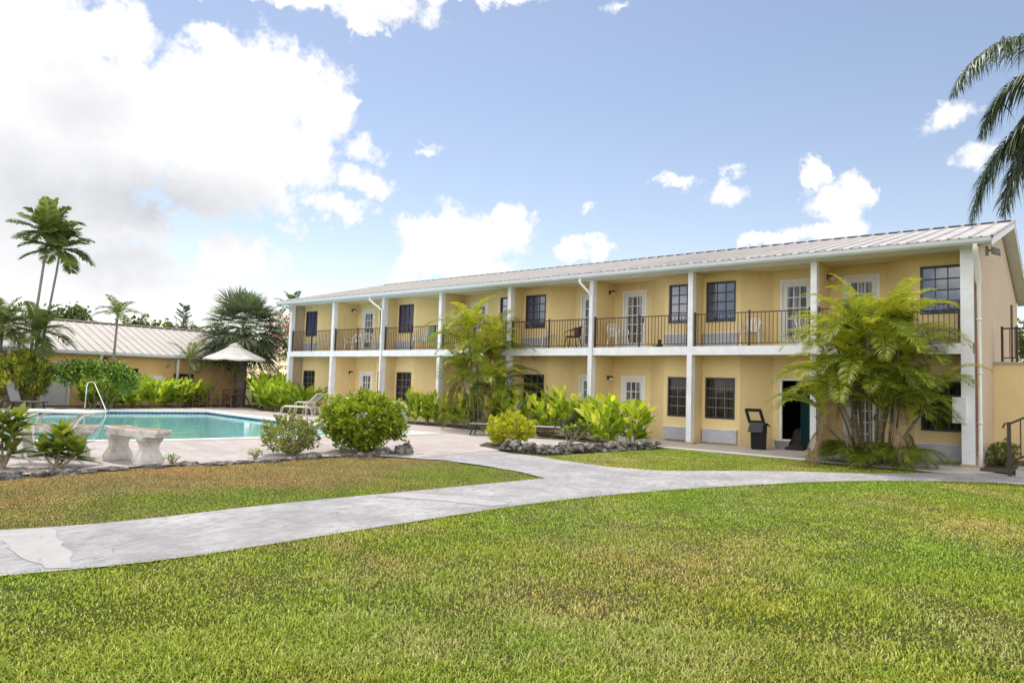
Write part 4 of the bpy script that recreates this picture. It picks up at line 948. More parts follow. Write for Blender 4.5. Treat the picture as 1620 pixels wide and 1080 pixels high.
MB().tube([(0, 0, .05), (0, 0, 3.42)], .026, 10).build('pole', 'wood_brown', pr_); MB().lathe([(.28, 0), (.28, .05), (.06, .08), (.045, .35)], 20).build('base', 'frame_dark', pr_)
for k in range(8):
    a = PI / 4 * k; MB().tube([(.03 * math.cos(a), .03 * math.sin(a), 3.33), (.5 * math.cos(a), .5 * math.sin(a), 3.10), (1.55 * math.cos(a), 1.55 * math.sin(a), 2.585)], .012, 5).tube([(.04 * math.cos(a), .04 * math.sin(a), 2.62), (.78 * math.cos(a), .78 * math.sin(a), 2.94)], .010, 5).build('rib', 'wood_brown', pr_)
tb = thing('garden_table', 'round brown wooden table under the parasol', 'table', (UX + .03, UY + .05, .03))
MB().lathe([(.50, .70), (.55, .705), (.55, .735), (.04, .738)], 28).build('table_top', 'wood_brown', tb)
for k in range(4): a = PI / 4 + PI / 2 * k; MB().tube([(.38 * math.cos(a), .38 * math.sin(a), .7), (.42 * math.cos(a), .42 * math.sin(a), 0)], .028, 6).build('leg', 'wood_brown', tb)
def wood_chair(label, loc, rz):
    t_ = thing('garden_chair', label, 'chair', loc, rz, 'brown wooden armchairs around the garden table')
    s = MB(); [s.box((-.25, -.24 + k * .075, .42), (.25, -.18 + k * .075, .445)) for k in range(6)]; s.build('seat', 'wood_brown', t_)
    b_ = MB(); b_.bar((-.27, .235, .92), (.27, .235, .92), .03, .07); b_.bar((-.27, .225, .50), (.27, .225, .50), .03, .05)
    for k in range(-3, 4): b_.bar((k * .068, .225, .5), (k * .068, .235, .9), .035, .015)
    b_.build('backrest', 'wood_brown', t_)
    for sx in (-1, 1):
        MB().bar((sx * .27, -.25, 0), (sx * .27, -.25, .64), .045, .045).build('leg', 'wood_brown', t_); MB().bar((sx * .27, .22, 0), (sx * .27, .235, .95), .045, .045).build('leg', 'wood_brown', t_)
        MB().bar((sx * .27, -.30, .655), (sx * .27, .25, .655), .06, .025).build('armrest', 'wood_brown', t_)
    MB().bar((-.27, -.245, .40), (.27, -.245, .40), .025, .05).bar((-.27, .22, .40), (.27, .22, .40), .025, .05).build('apron', 'wood_brown', t_)
    return t_
wood_chair('wooden armchair nearest the pool, left of the parasol pole, back slats showing', (UX + .05, UY - 1.05, .03), R(170))
wood_chair('wooden armchair at the left end of the garden set', (UX - .6, UY - 1.9, .03), R(120))
wood_chair('wooden armchair right of the palm trunk at the garden table', (UX + 1.2, UY + .9, .03), R(-70))
wood_chair('wooden armchair behind the garden table against the plants', (UX - 1.0, UY + .35, .03), R(70))

# stone benches with brown tiles let into the seat
def stone_bench(label, loc, rz, L=1.65):
    t_ = thing('stone_bench', label, 'bench', loc, rz, 'white stone benches by the pool')
    def arc(off, m_=26, ext=0):
        Rr = 2.2; a0 = (L / 2 + ext) / Rr; return [((Rr + off) * math.sin(a0 * (2 * k / m_ - 1)), Rr - (Rr + off) * math.cos(a0 * (2 * k / m_ - 1))) for k in range(m_ + 1)]
    def slab(o1, o2, z0, z1, ext, wob, name, mat, par, bev=0):
        A = arc(o1, ext=ext); B = arc(o2, ext=ext); lp = A + B[::-1]
        if wob:
            q = []
            for i, (x, y) in enumerate(lp):
                x2, y2 = lp[(i + 1) % len(lp)]
                ss = max(1, int(math.hypot(x2 - x, y2 - y) / .03))
                for j in range(ss): q.append((x + (x2 - x) * j / ss, y + (y2 - y) * j / ss))
            cx = sum(a for a, _ in q) / len(q); lp = []
            s = 0
            for i, (x, y) in enumerate(q):
                xa, ya = q[i - 1]; xb, yb = q[(i + 1) % len(q)]; tx, ty = xb - xa, yb - ya; l_ = math.hypot(tx, ty) or 1; s += math.hypot(x - xa, y - ya)
                w_ = wob * abs(math.sin(s * PI / .14)); lp.append((x + ty / l_ * w_ , y - tx / l_ * w_))
        n = len(lp); mb = MB(); mb.add([(x, y, z0) for x, y in lp] + [(x, y, (z0 + z1) / 2) for x, y in [(a * 1.012, b_ * 1.012) for a, b_ in lp]] + [(x, y, z1) for x, y in lp], [(i, (i + 1) % n, n + (i + 1) % n, n + i) for i in range(n)] + [(n + i, n + (i + 1) % n, 2 * n + (i + 1) % n, 2 * n + i) for i in range(n)])
        tri = geometry.tessellate_polygon([[Vector((x, y, 0)) for x, y in lp]]); mb.add([(x, y, z1) for x, y in lp], [tuple(f) for f in tri]); mb.add([(x, y, z0) for x, y in lp], [tuple(f)[::-1] for f in tri])
        return mb.build(name, mat, par)
    seat = slab(-.22, .22, .56, .63, .03, .022, 'seat', 'bench_stone', t_)
    slab(-.20, .20, .50, .56, -.02, 0, 'seat_underside', 'bench_stone', seat)
    # three tile panels with joints, laid 5 mm proud
    A, B = arc(-.15, 3 * 5), arc(.15, 3 * 5); tl = MB(); m_ = len(A) - 1
    for i in range(m_):
        for j in range(2):
            def g_(f, k): return (A[k][0] * (1 - f) + B[k][0] * f, A[k][1] * (1 - f) + B[k][1] * f)
            f0, f1 = j * .5 + .02, j * .5 + .48; p = [g_(f0, i), g_(f0, i + 1), g_(f1, i + 1), g_(f1, i)]
            cx = sum(a for a, _ in p) / 4; cy = sum(b_ for _, b_ in p) / 4; p = [(cx + (a - cx) * .93, cy + (b_ - cy) * .96) for a, b_ in p]
            tl.add([(x, y, .637) for x, y in p] + [(x, y, .629) for x, y in p], [(3, 2, 1, 0), (0, 1, 5, 4), (1, 2, 6, 5), (2, 3, 7, 6), (3, 0, 4, 7)])
    tl.build('tiles', 'tile_brown', seat)
    for sx in (-1, 1):
        x0 = sx * .52; y0 = 2.2 - math.sqrt(2.2 ** 2 - x0 ** 2); pd = MB()
        prof = [(.235, .0), (.24, .09), (.215, .15), (.165, .24), (.155, .31), (.175, .38), (.21, .44), (.22, .50)]; th_ = [.105, .105, .09, .07, .065, .075, .095, .10]
        V = [(x0 + sgx * t2, y0 + sgy * w_, z) for (w_, z), t2 in zip(prof, th_) for sgx, sgy in ((-1, -1), (-.55, -1.06), (.55, -1.06), (1, -1), (1, 1), (.55, 1.06), (-.55, 1.06), (-1, 1))]
        pd.add(V, [(i * 8 + k, i * 8 + (k + 1) % 8, (i + 1) * 8 + (k + 1) % 8, (i + 1) * 8 + k) for i in range(7) for k in range(8)] + [tuple(range(8))[::-1], tuple(range(56, 64))])
        pd.build('pedestal', 'bench_stone', t_, smooth=False, bevel=.006)
    return t_
stone_bench('white stone bench with brown tiled seat, the nearer one facing the pool', (-11.75, -14.55, .03), R(7))
stone_bench('white stone bench with brown tiled seat, half hidden behind the frangipani leaves', (-13.25, -15.42, .03), R(39))
def L3(lat, z, dep=0): return (lat * .7735 - .63 * dep, lat * .6333 + .77 * dep, z)
lr = thing('pipe_leg_table', 'long white slab top on bent white pipe legs behind the frangipani leaves', 'table', (-11.9, -15.42, .03))
sb_ = MB(); vs = [L3(a, z, d) for z in (.90, .95) for a, d in ((-1.15, .0), (.28, .0), (.28, .42), (-1.15, .42))]
sb_.add(vs, [(0, 3, 2, 1), (4, 5, 6, 7), (0, 1, 5, 4), (1, 2, 6, 5), (2, 3, 7, 6), (3, 0, 4, 7)]); sb_.build('table_top', 'pipe_white', lr, bevel=.015)
for x, d in ((0, 0.04), (-.27, .38), (-.95, .04), (-.95, .38)):
    MB().tube([L3(x + .14, 0, d), L3(x + .05, .07, d), L3(x - .05, .26, d), L3(x - .09, .46, d), L3(x - .08, .64, d), L3(x, .79, d), L3(x + .10, .87, d), L3(x + .20, .885, d)], .022, 10).build('leg', 'pipe_white', lr, smooth=True)
hr = thing('pool_handrail', 'stainless steel handrail leading into the far end of the pool', 'rail', (-31.45, -8.45, .06))
MB().tube([(0, 0, 0), L3(.02, .98), L3(.06, 1.14), L3(.14, 1.2), L3(.30, 1.2), L3(.38, 1.12), L3(.66, .55), L3(.93, .0), L3(.95, -.6)], .03, 10).build('tube', 'chrome', hr, smooth=True); MB().lathe([(.07, 0), (.07, .015), (.04, .03)], 14).build('flange', 'chrome', hr)

# ------------------------------------------------------------ rocks
rs = 11
def rock(label, loc, size, group=None, rz=0):
    global rs; rs += 1
    o = lump('rock', 'limestone', size, rs * 1.37, loc=loc, sub=4 if size[0] > .2 else 3, amp=.45, freq=1.9); o.rotation_euler.z = rz
    return tag(o, label, 'rock', group)
rl = [(-10.95, -20.5), (-10.9, -18.6), (-10.72, -17.0), (-10.8, -15.6), (-10.88, -14.8), (-10.66, -13.6), (-10.5, -12.7), (-10.46, -11.6), (-10.36, -10.5), (-10.15, -9.9)]
LN = 'low weathered limestone rock in the border between pool deck and strip of lawn'
for a, b_ in zip(rl[:-1], rl[1:]):
    L = math.hypot(b_[0] - a[0], b_[1] - a[1]); k = max(1, int(L / .42))
    for j in range(k):
        f = (j + .5) / k; s = random.uniform(.75, 1.35)
        rock(LN, (a[0] + (b_[0] - a[0]) * f + random.uniform(-.08, .08), a[1] + (b_[1] - a[1]) * f, .02), (.14 * s, .25 * s, random.uniform(.04, .11)), 'rocks edging the pool deck', random.uniform(-.4, .4))
rock('large flat-topped grey rock at the right foot of the big green hedge bush', (-10.0, -9.25, .02), (.22, .34, .22), rz=.5)
rock('grey rock under the middle of the big green hedge bush', (-10.2, -9.75, .02), (.2, .24, .17), rz=1.2)
# piled limestone retaining wall as one thing
from mathutils import noise as mnoise
bm = bmesh.new(); wl = [(-9.35, -6.35), (-8.75, -6.42), (-8.1, -6.25), (-7.85, -5.6), (-7.62, -4.4), (-7.4, -3.2), (-7.22, -2.2)]
for a, b_ in zip(wl[:-1], wl[1:]):
    L = math.hypot(b_[0] - a[0], b_[1] - a[1]); k = max(1, int(L / .13))
    for j in range(k):
        for lay in range(2):
            f = (j + random.random()) / k; x, y = a[0] + (b_[0] - a[0]) * f + random.uniform(-.13, .13), a[1] + (b_[1] - a[1]) * f
            s = random.uniform(.06, .14); c = Vector((x, y, .05 + .12 * lay + random.uniform(-.04, .04))); M_ = Matrix.Translation(c) @ Matrix.Rotation(random.uniform(0, 6.28), 4, 'Z') @ Matrix.Rotation(random.uniform(-.5, .5), 4, 'X') @ Matrix.Diagonal((s * 1.35, s, s * .75, 1))
            r_ = bmesh.ops.create_icosphere(bm, subdivisions=2, radius=1, matrix=M_)
            for v in r_['verts']:
                v.co += (v.co - c) * .55 * mnoise.noise(v.co * 13 + Vector((lay * 7, j, 0))); v.co.z = max(v.co.z, .0)
me = bpy.data.meshes.new('rock_wall'); bm.to_mesh(me); bm.free(); me.materials.append(MATS['limestone']); o = bpy.data.objects.new('rock_wall', me); COL.objects.link(o); tag(o, 'low wall of piled grey limestone holding the planted bed in front of the building', 'wall')
sheet('planting_bed', densify([(-10.9, -5.3), (-10.4, -6.2), (-9.4, -6.6), (-8.0, -6.45), (-7.1, -1.95), (-11.9, -1.2), (-11.9, -1.9), (-10.6, -2.1), (-8.9, -2.9), (-8.9, -5.0), (-9.6, -4.8), (-10.4, -4.7)], .2, .03, True), .05, 'soil')
sheet('planting_bed', densify([(-20.0, -1.55), (-11.9, -1.6), (-11.9, -.25), (-20.0, -.25)], .25, .04, True), .054, 'soil')
sheet('planting_bed', densify([(-35.8, -8.9), (-33.2, -8.9), (-33.0, -2.4), (-34.4, -1.2), (-34.3, .3), (-32.0, -.2), (-29.5, -1.2), (-25.2, -1.1), (-25.2, -.25), (-29.3, -.3), (-29.6, 3.1), (-35.8, 3.1)], .3, .05, True), .058, 'soil')
sheet('planting_bed', densify([(.32, -.9), (.95, -1.1), (1.0, 3.3), (.24, 3.3)], .2, .04, True), .05, 'soil')

# ------------------------------------------------------------ plants
UPV = np.array([0, 0, 1.])
def sph(n, up=0.0):
    d = rng.normal(size=(n, 3)); d = unit(d); d[:, 2] = np.abs(d[:, 2]) * (1 - 0) if up else d[:, 2]; return d
def ginger(label, loc, h, w=.5, n=15, grp='', tone=0.0, spread=.45):
    t_ = thing('ginger_clump', label, 'plant', loc, random.uniform(0, 6), grp); nb = NB(); st_ = MB()
    for i in range(n):
        a = random.uniform(0, 2 * PI); r = w * .35 * random.random() ** .5; hh = h * random.uniform(.62, 1.0); ln = random.uniform(.1, spread) * hh
        p0 = np.array([r * math.cos(a), r * math.sin(a), 0]); p1 = p0 + np.array([math.cos(a) * ln, math.sin(a) * ln, hh * .80])
        mid = (p0 + p1) / 2 - np.array([math.cos(a), math.sin(a), 0]) * ln * .15
        st_.tube([p0, mid, p1], [.013, .011, .006], 5, caps=False)
        k = max(4, int(hh * 4.6)); f = np.linspace(.22, 1, k); P = p0 + (p1 - p0) * f[:, None]
        ax = unit(p1 - p0); sd = np.cross(ax, UPV + .01); sd = sd / (np.linalg.norm(sd) + 1e-6) if np.linalg.norm(sd) > .05 else np.array([1, 0, 0.]); th = random.uniform(0, PI); sd = sd * math.cos(th) + np.cross(ax, sd) * math.sin(th)
        s = np.where(np.arange(k) % 2 == 0, 1, -1)[:, None]; D = sd[None] * s * .55 + ax[None] * (.85 + .8 * f[:, None]) + rng.normal(0, .12, (k, 3))
        L = (.52 + .20 * rng.random(k)) * (.8 + .25 * h / 1.5) * (1 - .25 * (f > .93))
        leaves(nb, P, D, L, L * .30, .20 + .4 * rng.random(k), 5, var=np.clip(.30 + tone + .45 * f * rng.random(k) + rng.normal(0, .14, k), 0, 1), fold=.22, roll=.3)
    nb.build('foliage', 'ginger_leaf', t_); st_.build('stems', 'stem_green', t_); return t_
def row(spots, place, grp, **k):
    m_ = len(spots)
    for i, (x, y, h) in enumerate(spots): ginger(f'{ORD[i]} ginger clump from the left {place}', (x, y, .05), h, grp=grp, **k)
row([(-33.9, -7.2, 1.6), (-33.3, -6.75, 1.85), (-34.1, -6.4, 2.0), (-33.5, -5.85, 1.75), (-34.0, -5.2, 1.95), (-33.5, -4.6, 1.6), (-34.0, -4.0, 1.5), (-33.6, -3.4, 1.65), (-34.1, -2.8, 1.6), (-34.4, -2.1, 1.5)], 'in the row across the pool', 'ginger row across the pool', n=17, w=.8, tone=.08, spread=.5)
row([(-33.4, 1.7, 1.9), (-32.3, 1.0, 2.1), (-31.3, .45, 2.2), (-30.3, -.25, 2.0), (-29.4, -.75, 1.75), (-28.3, -.85, 1.6), (-27.3, -.75, 1.35), (-26.3, -.75, 1.5)], 'by the motel\'s left corner', 'ginger mass by the motel corner', n=20, w=.8, tone=-.04, spread=.5)
row([(-18.6, -.95, 1.45), (-17.9, -.85, 1.3), (-17.2, -1.0, 1.4), (-16.5, -.8, 1.3), (-15.6, -1.1, 1.4), (-14.5, -1.05, 1.6), (-13.8, -.8, 1.75), (-13.0, -1.1, 1.5), (-12.4, -.75, 1.7)], 'around the smaller areca palm', 'ginger row around the small areca', n=11, w=.45, tone=.14, spread=.30)
row([(-11.6, -1.35, 1.5), (-10.9, -1.25, 1.75), (-10.2, -1.45, 1.5), (-9.3, -2.1, 1.5), (-8.6, -2.3, 1.65), (-7.95, -2.35, 1.4), (-8.25, -3.1, 1.15)], 'behind the piled rock wall', 'ginger clumps behind the rock wall', n=13, w=.45, tone=.12, spread=.35)

def bush(name, label, cat, loc, rad, n, mat, leaf=.06, stems=10, ncl=150, shell=.55, grp=None, zc=None, rz=0, seedh=.12, lw=.5, notop=1.0):
    """rounded shrub: leaf rosettes on many twig ends spread through the crown"""
    t_ = thing(name, label, cat, loc, rz, grp); nb = NB(); rx, ry, rzz = rad; zc = zc if zc is not None else rzz
    d = sph(ncl); rr = (shell + (1 - shell) * rng.random(ncl) ** .6) * (1 + .16 * np.sin(d[:, 0] * 5 + 1) * np.cos(d[:, 1] * 4) + rng.normal(0, seedh * .5, ncl))
    C = d * rr[:, None] * np.array([rx, ry, rzz]) + np.array([0, 0, zc]); C[:, 2] = np.maximum(C[:, 2], seedh)
    k = n // ncl; P = np.repeat(C, k, 0) + rng.normal(0, .055 * max(rx, .5), (ncl * k, 3)); D = np.repeat(d, k, 0) * .7 + rng.normal(0, .65, (ncl * k, 3)) + np.array([0, 0, .35])
    cv = rng.random(ncl) * .5
    var = np.clip(np.repeat(cv, k) + .15 + .3 * rng.random(ncl * k), 0, 1)
    L = leaf * (.7 + .6 * rng.random(ncl * k)); small_leaves(nb, P, D, L, L * lw, var)
    nb.build('foliage', mat, t_)
    st_ = MB()
    for i in rng.choice(ncl, min(ncl, stems * 3), replace=False):
        c = C[i]; b0 = np.array([random.uniform(-.12, .12) * rx, random.uniform(-.12, .12) * ry, 0]); mdl = b0 * .5 + c * .45 + rng.normal(0, .06, 3) * rx; mdl[2] = abs(mdl[2])
        st_.tube([b0, mdl, c], [.016 * max(1, rx), .010 * max(1, rx), .004], 5, caps=False)
    st_.build('stems', 'twig_pale', t_)
    return t_
bush('hedge_bush', 'big rounded green bush in the rock border, largest beside the pool', 'bush', (-10.85, -9.72, .03), (.90, .9, .60), 12000, 'hedge_leaf', .105, 14, 420, .60, zc=.72, lw=.55)
bush('shrub', 'open yellow-green shrub with bare twigs, left of the big bush', 'bush', (-11.1, -11.5, .03), (.62, .6, .42), 2600, 'small_bush_leaf', .085, 16, 150, .45, zc=.46, lw=.5)
bush('lime_bush', 'round lime-yellow bush at the left end of the piled rock wall', 'bush', (-9.85, -5.55, .05), (.58, .58, .40), 8000, 'lime_leaf', .07, 10, 300, .7, zc=.44)
bush('seedling', 'tiny dark-leaved shrub between the two bushes by the pool', 'plant', (-10.9, -10.35, .03), (.2, .2, .14), 150, 'plumeria_leaf', .09, 4, 20, .4, zc=.16)
bush('weed_tuft', 'low green weed at the deck edge left of the open shrub', 'plant', (-11.0, -12.4, .03), (.18, .15, .05), 160, 'grape_leaf', .045, 4, 30, .4, zc=.08)
bush('weed_tuft', 'low green weed among the rocks left of the stone bench', 'plant', (-11.0, -14.1, .03), (.15, .14, .04), 120, 'grape_leaf', .04, 4, 30, .4, zc=.06)
bush('dry_weeds', 'dark tangled weeds in the corner at the foot of the gable wall', 'plant', (.62, 1.2, .05), (.3, 1.4, .3), 2600, 'tree_leaf', .08, 14, 120, .4, zc=.26, lw=.3)
bush('croton_bush', 'tall yellow-topped croton bush at the left edge across the pool', 'bush', at(-33.9, -10.3, .1, .05), (1.35, 1.2, .95), 9000, 'croton_leaf', .17, 16, 300, .55, zc=1.42, lw=.32)
bush('croton_bush', 'second croton bush just beyond the left edge of the view', 'bush', at(-33.9, -10.3, -2.0, .05), (1.2, 1.1, .95), 4000, 'croton_leaf', .17, 10, 160, .55, zc=1.35, lw=.32)
def canopy(name, label, loc, blobs, mat, leaf, n, cat='bush', lw=.8, stem_r=.03, bark='bark_brown'):
    t_ = thing(name, label, cat, loc); nb = NB(); st_ = MB()
    for (lat, dep, z, r, rz_) in blobs:
        c = np.array(L3(lat, z, dep)); m_ = int(n * r); ncl = max(12, m_ // 14); d = sph(ncl); cc = c + d * (.45 + .6 * rng.random((ncl, 1))) * np.array([r, r, rz_])
        k = 14; P = np.repeat(cc, k, 0) + rng.normal(0, .09 * (leaf / .12), (ncl * k, 3)); D = np.repeat(d, k, 0) * .5 + rng.normal(0, .7, (ncl * k, 3)); L = leaf * (.7 + .6 * rng.random(ncl * k))
        small_leaves(nb, P, D, L, L * lw, np.clip(np.repeat(rng.random(ncl) * .6, k) + .4 * rng.random(ncl * k), 0, 1))
        b0 = np.array([c[0] * .35, c[1] * .35, 0]); st_.tube([b0, (b0 + c) / 2 + rng.normal(0, .1, 3), c], [stem_r, stem_r * .7, stem_r * .3], 6, caps=False)
    nb.build('crown', mat, t_); st_.build('trunk', bark, t_); return t_
canopy('sea_grape', 'round-leaved shrub arching across the white slatted door over the pool', at(-33.7, -10.0, 3.2, .05), [(-1.6, 0, 1.55, .55, .5), (-1.0, .1, 1.75, .5, .35), (-.4, 0, 1.75, .5, .33), (.2, .1, 1.68, .5, .38), (.8, 0, 1.6, .5, .45), (1.15, .1, 1.25, .45, .5)], 'grape_leaf', .14, 1500)
canopy('round_tree', 'low bright green tree showing over the left end of the far roof', (-56.2, -1.2, 0), [(-1.5, 0, 5.0, 1.3, .8), (0, 0, 5.0, 1.2, .9), (1.2, .5, 4.6, 1.3, .6), (.6, 0, 5.8, .35, .5), (-.4, 0, 5.6, .4, .4)], 'tree_leaf', .32, 700, 'tree', stem_r=.15)
canopy('round_tree', 'low dark green treetops behind the middle of the far roof ridge', (-51.0, 3.0, 0), [(-2.2, 0, 4.5, 1.3, .8), (-.8, 0, 4.7, 1.2, .75), (.8, 0, 4.6, 1.2, .75), (2.2, 0, 4.4, 1.3, .6), (3.6, 0, 4.4, 1.4, .6)], 'tree_leaf', .3, 700, 'tree', stem_r=.15)
canopy('leafy_tree', 'dark tree seen under the roof edge right of the gable end', (-.2, 24.5, 0), [(0, 0, 3.6, 2.0, 1.8), (1.6, 0, 2.6, 1.8, 1.6), (2.6, .4, 4.6, 1.9, 1.4), (.2, 0, 1.6, 1.6, 1.3)], 'tree_leaf', .22, 1500, 'tree', stem_r=.16)
# casuarina: thin feathery sprigs
def casuarina(label, loc, h, n):
    t_ = thing('casuarina_tree', label, 'tree', loc, 0, 'thin feathery trees behind the far roof'); nb = NB(); st_ = MB().tube([(0, 0, 0), (.1, 0, h * .6), (0, 0, h)], [.12, .06, .01], 6)
    for i in range(n):
        z = h * (.55 + .45 * i / n); a = random.uniform(0, 6.28); L = .9 * (1.15 - i / n) + .15; d = np.array([math.cos(a), math.sin(a), .7]); P = np.array([0, 0, z]) + unit(d) * np.linspace(.1, 1, 14)[:, None] * L
        P = np.repeat(P, 4, 0); small_leaves(nb, P, rng.normal(0, .5, (56, 3)) + d + np.array([0, 0, .4]), .22, .03)
    nb.build('crown', 'casuarina_leaf', t_); st_.build('trunk', 'bark_brown', t_)
casuarina('tall thin grey-green feathery tree behind the far roof', (-47.6, 3.2, 0), 6.6, 46)
casuarina('shorter feathery tree poking above the far roof ridge', (-50.6, 1.6, 0), 5.9, 20)
casuarina('small feathery sprig of a tree over the left end of the far roof', (-53.3, -1.4, 0), 6.1, 18)
# flame tree
ft = thing('flame_tree', 'red-flowering tree behind the left corner of the motel roof', 'tree', (-36.6, 6.0, 0)); nb = NB(); nf = NB(); st_ = MB().tube([(0, 0, 0), (0, .1, 3), (.3, .2, 5)], [.2, .14, .06], 7)
for (x, y, z, r) in ((-1.2, -.8, 4.6, 1.3), (.3, 0, 4.9, 1.3), (1.1, .8, 4.4, 1.2), (0, 0, 5.7, 1.0), (-.6, -.3, 3.6, 1.2), (1.2, .8, 3.4, 1.1)):
    d = sph(160); cc = np.array([x, y, z]) + d * (.5 + .5 * rng.random((160, 1))) * r; P = np.repeat(cc, 12, 0) + rng.normal(0, .08, (1920, 3)); small_leaves(nb, P, rng.normal(0, .6, (1920, 3)) + np.repeat(d, 12, 0) * .5, .16, .06)
    d = sph(46); cc = np.array([x, y, z]) + d * r * (.9 + .15 * rng.random((46, 1))); P = np.repeat(cc, 14, 0) + rng.normal(0, .09, (644, 3)); small_leaves(nf, P, rng.normal(0, .6, (644, 3)) + np.repeat(d, 14, 0), .13, .11)
nb.build('crown', 'tree_leaf', ft); nf.build('flowers', 'flame_flower', ft); st_.build('trunk', 'bark_brown', ft)

# frangipani: thick forked branches with leaf rosettes
def frangipani(label, loc, tips, L=.3, nl=16, base_lean=(0, 0)):
    t_ = thing('frangipani', label, 'plant', loc, 0, None); nb = NB(); st_ = MB()
    for (lat, dep, z) in tips:
        c = np.array(L3(lat, z, dep)); b0 = np.array(L3(base_lean[0] * .2, 0, 0)); mdl = b0 * .4 + c * .6; mdl[2] = c[2] * .45
        st_.tube([b0, mdl, c - np.array([0, 0, .04])], [.026, .02, .014], 7, caps=False)
        a = np.linspace(0, 2 * PI * 2.4, nl) + random.random() * 3; el_ = np.linspace(.0, 1.15, nl); D = np.stack([np.cos(a) * np.cos(el_), np.sin(a) * np.cos(el_), np.sin(el_)], 1) + rng.normal(0, .08, (nl, 3))
        P = c + np.stack([0 * a, 0 * a, np.linspace(-.10, .03, nl)], 1); ll = L * (1.1 - .35 * el_ / 1.15) * (.85 + .3 * rng.random(nl)); leaves(nb, P, D, ll, ll * .36, .22, 5, var=np.clip(.25 + .45 * rng.random(nl) + .1 * el_, 0, 1), fold=.15, roll=.15)
    nb.build('foliage', 'plumeria_leaf', t_); st_.build('branches', 'twig_pale', t_); return t_
frangipani('frangipani with grey branches in the lower left, right of its twin', at(-11.45, -15.95, .1, .03), [(.02, 0, .50), (-.02, .12, .62), (.20, .05, .42), (.32, 0, .28), (-.22, -.05, .34), (.10, -.1, .36), (-.08, .1, .30)], .45, 16)
frangipani('frangipani cut by the left edge of the view in front of the pool', at(-11.5, -16.3, -.38, .03), [(-.05, 0, .80), (-.3, .1, .66), (.12, 0, .62), (-.15, -.1, .44), (-.42, 0, .34), (.05, .1, .30), (-.2, -.2, .95), (.15, .1, .85)], .45, 16)
frangipani('small leaning frangipani on a bare stem behind the rock wall', at(-9.0, -4.0, 0, .05), [(.30, 0, .60), (.12, .1, .46), (.5, 0, .5), (-.1, 0, .42), (.36, .15, .34)], .26, 18)

# ------------------------------------------------------------ palms
def areca(label, loc, stems, nf, fl, ztop, spread, low=10, dead=4, tone=.5, nl=44):
    t_ = thing('areca_palm', label, 'palm', loc); 
    heads = []
    for i in range(stems):
        a = 2 * PI * i / stems + random.uniform(-.3, .3); r0 = random.uniform(.08, .32) * spread; h = ztop * (.27 + .73 * ((i * .618) % 1)); ln = spread * random.uniform(.15, .6) * (1.15 - h / ztop * .5)
        p0 = Vector((r0 * math.cos(a), r0 * math.sin(a), 0)); p2 = Vector(((r0 + ln) * math.cos(a), (r0 + ln) * math.sin(a), h)); p1 = (p0 + p2) / 2 - Vector((math.cos(a), math.sin(a), 0)) * ln * .12
        MB().tube([p0, p1, p2, p2 + (p2 - p1).normalized() * .35], [.036, .028, .028, .014], 8, caps=False).build('stem', 'areca_stem', t_, smooth=True); heads.append((p2, (p2 - p1).normalized(), a))
    nb = NB(); nd = NB(); per = nf // stems
    for (p, ax, a0) in heads:
        for k in range(per):
            a = a0 + 2 * PI * k / per + random.uniform(-.5, .5); e = random.uniform(.3, 1.25); d = np.array([math.cos(a) * math.cos(e), math.sin(a) * math.cos(e), math.sin(e)]) + np.array(ax) * .5
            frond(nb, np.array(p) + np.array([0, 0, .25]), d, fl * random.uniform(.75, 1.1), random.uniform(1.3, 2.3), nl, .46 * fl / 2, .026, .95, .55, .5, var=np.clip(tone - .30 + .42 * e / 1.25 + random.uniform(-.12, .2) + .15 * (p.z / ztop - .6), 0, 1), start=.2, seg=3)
    for k in range(low):
        a = random.uniform(0, 6.28); r = random.uniform(.1, .5) * spread; frond(nb, (r * math.cos(a), r * math.sin(a), .15), (math.cos(a) * .8, math.sin(a) * .8, random.uniform(.5, 1.3)), fl * random.uniform(.45, .75), 2.0, 38, .34, .024, .95, .4, .4, var=.3, start=.25)
    for k in range(dead):
        p, ax, a0 = random.choice(heads); a = random.uniform(0, 6.28); frond(nd, np.array(p), (math.cos(a), math.sin(a), .2), fl * .7, 3.4, 30, .3, .022, .6, -.2, .8, var=.5, start=.2)
    nb.build('crown', 'areca_leaf', t_); nd.build('dead_fronds', 'areca_dry', t_); return t_
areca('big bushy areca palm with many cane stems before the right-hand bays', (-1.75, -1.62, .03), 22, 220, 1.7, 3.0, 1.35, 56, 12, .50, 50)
areca('smaller areca palm in front of the middle balconies', (-14.9, -1.15, .05), 11, 121, 1.75, 3.35, 1.3, 10, 14, .48, 50)
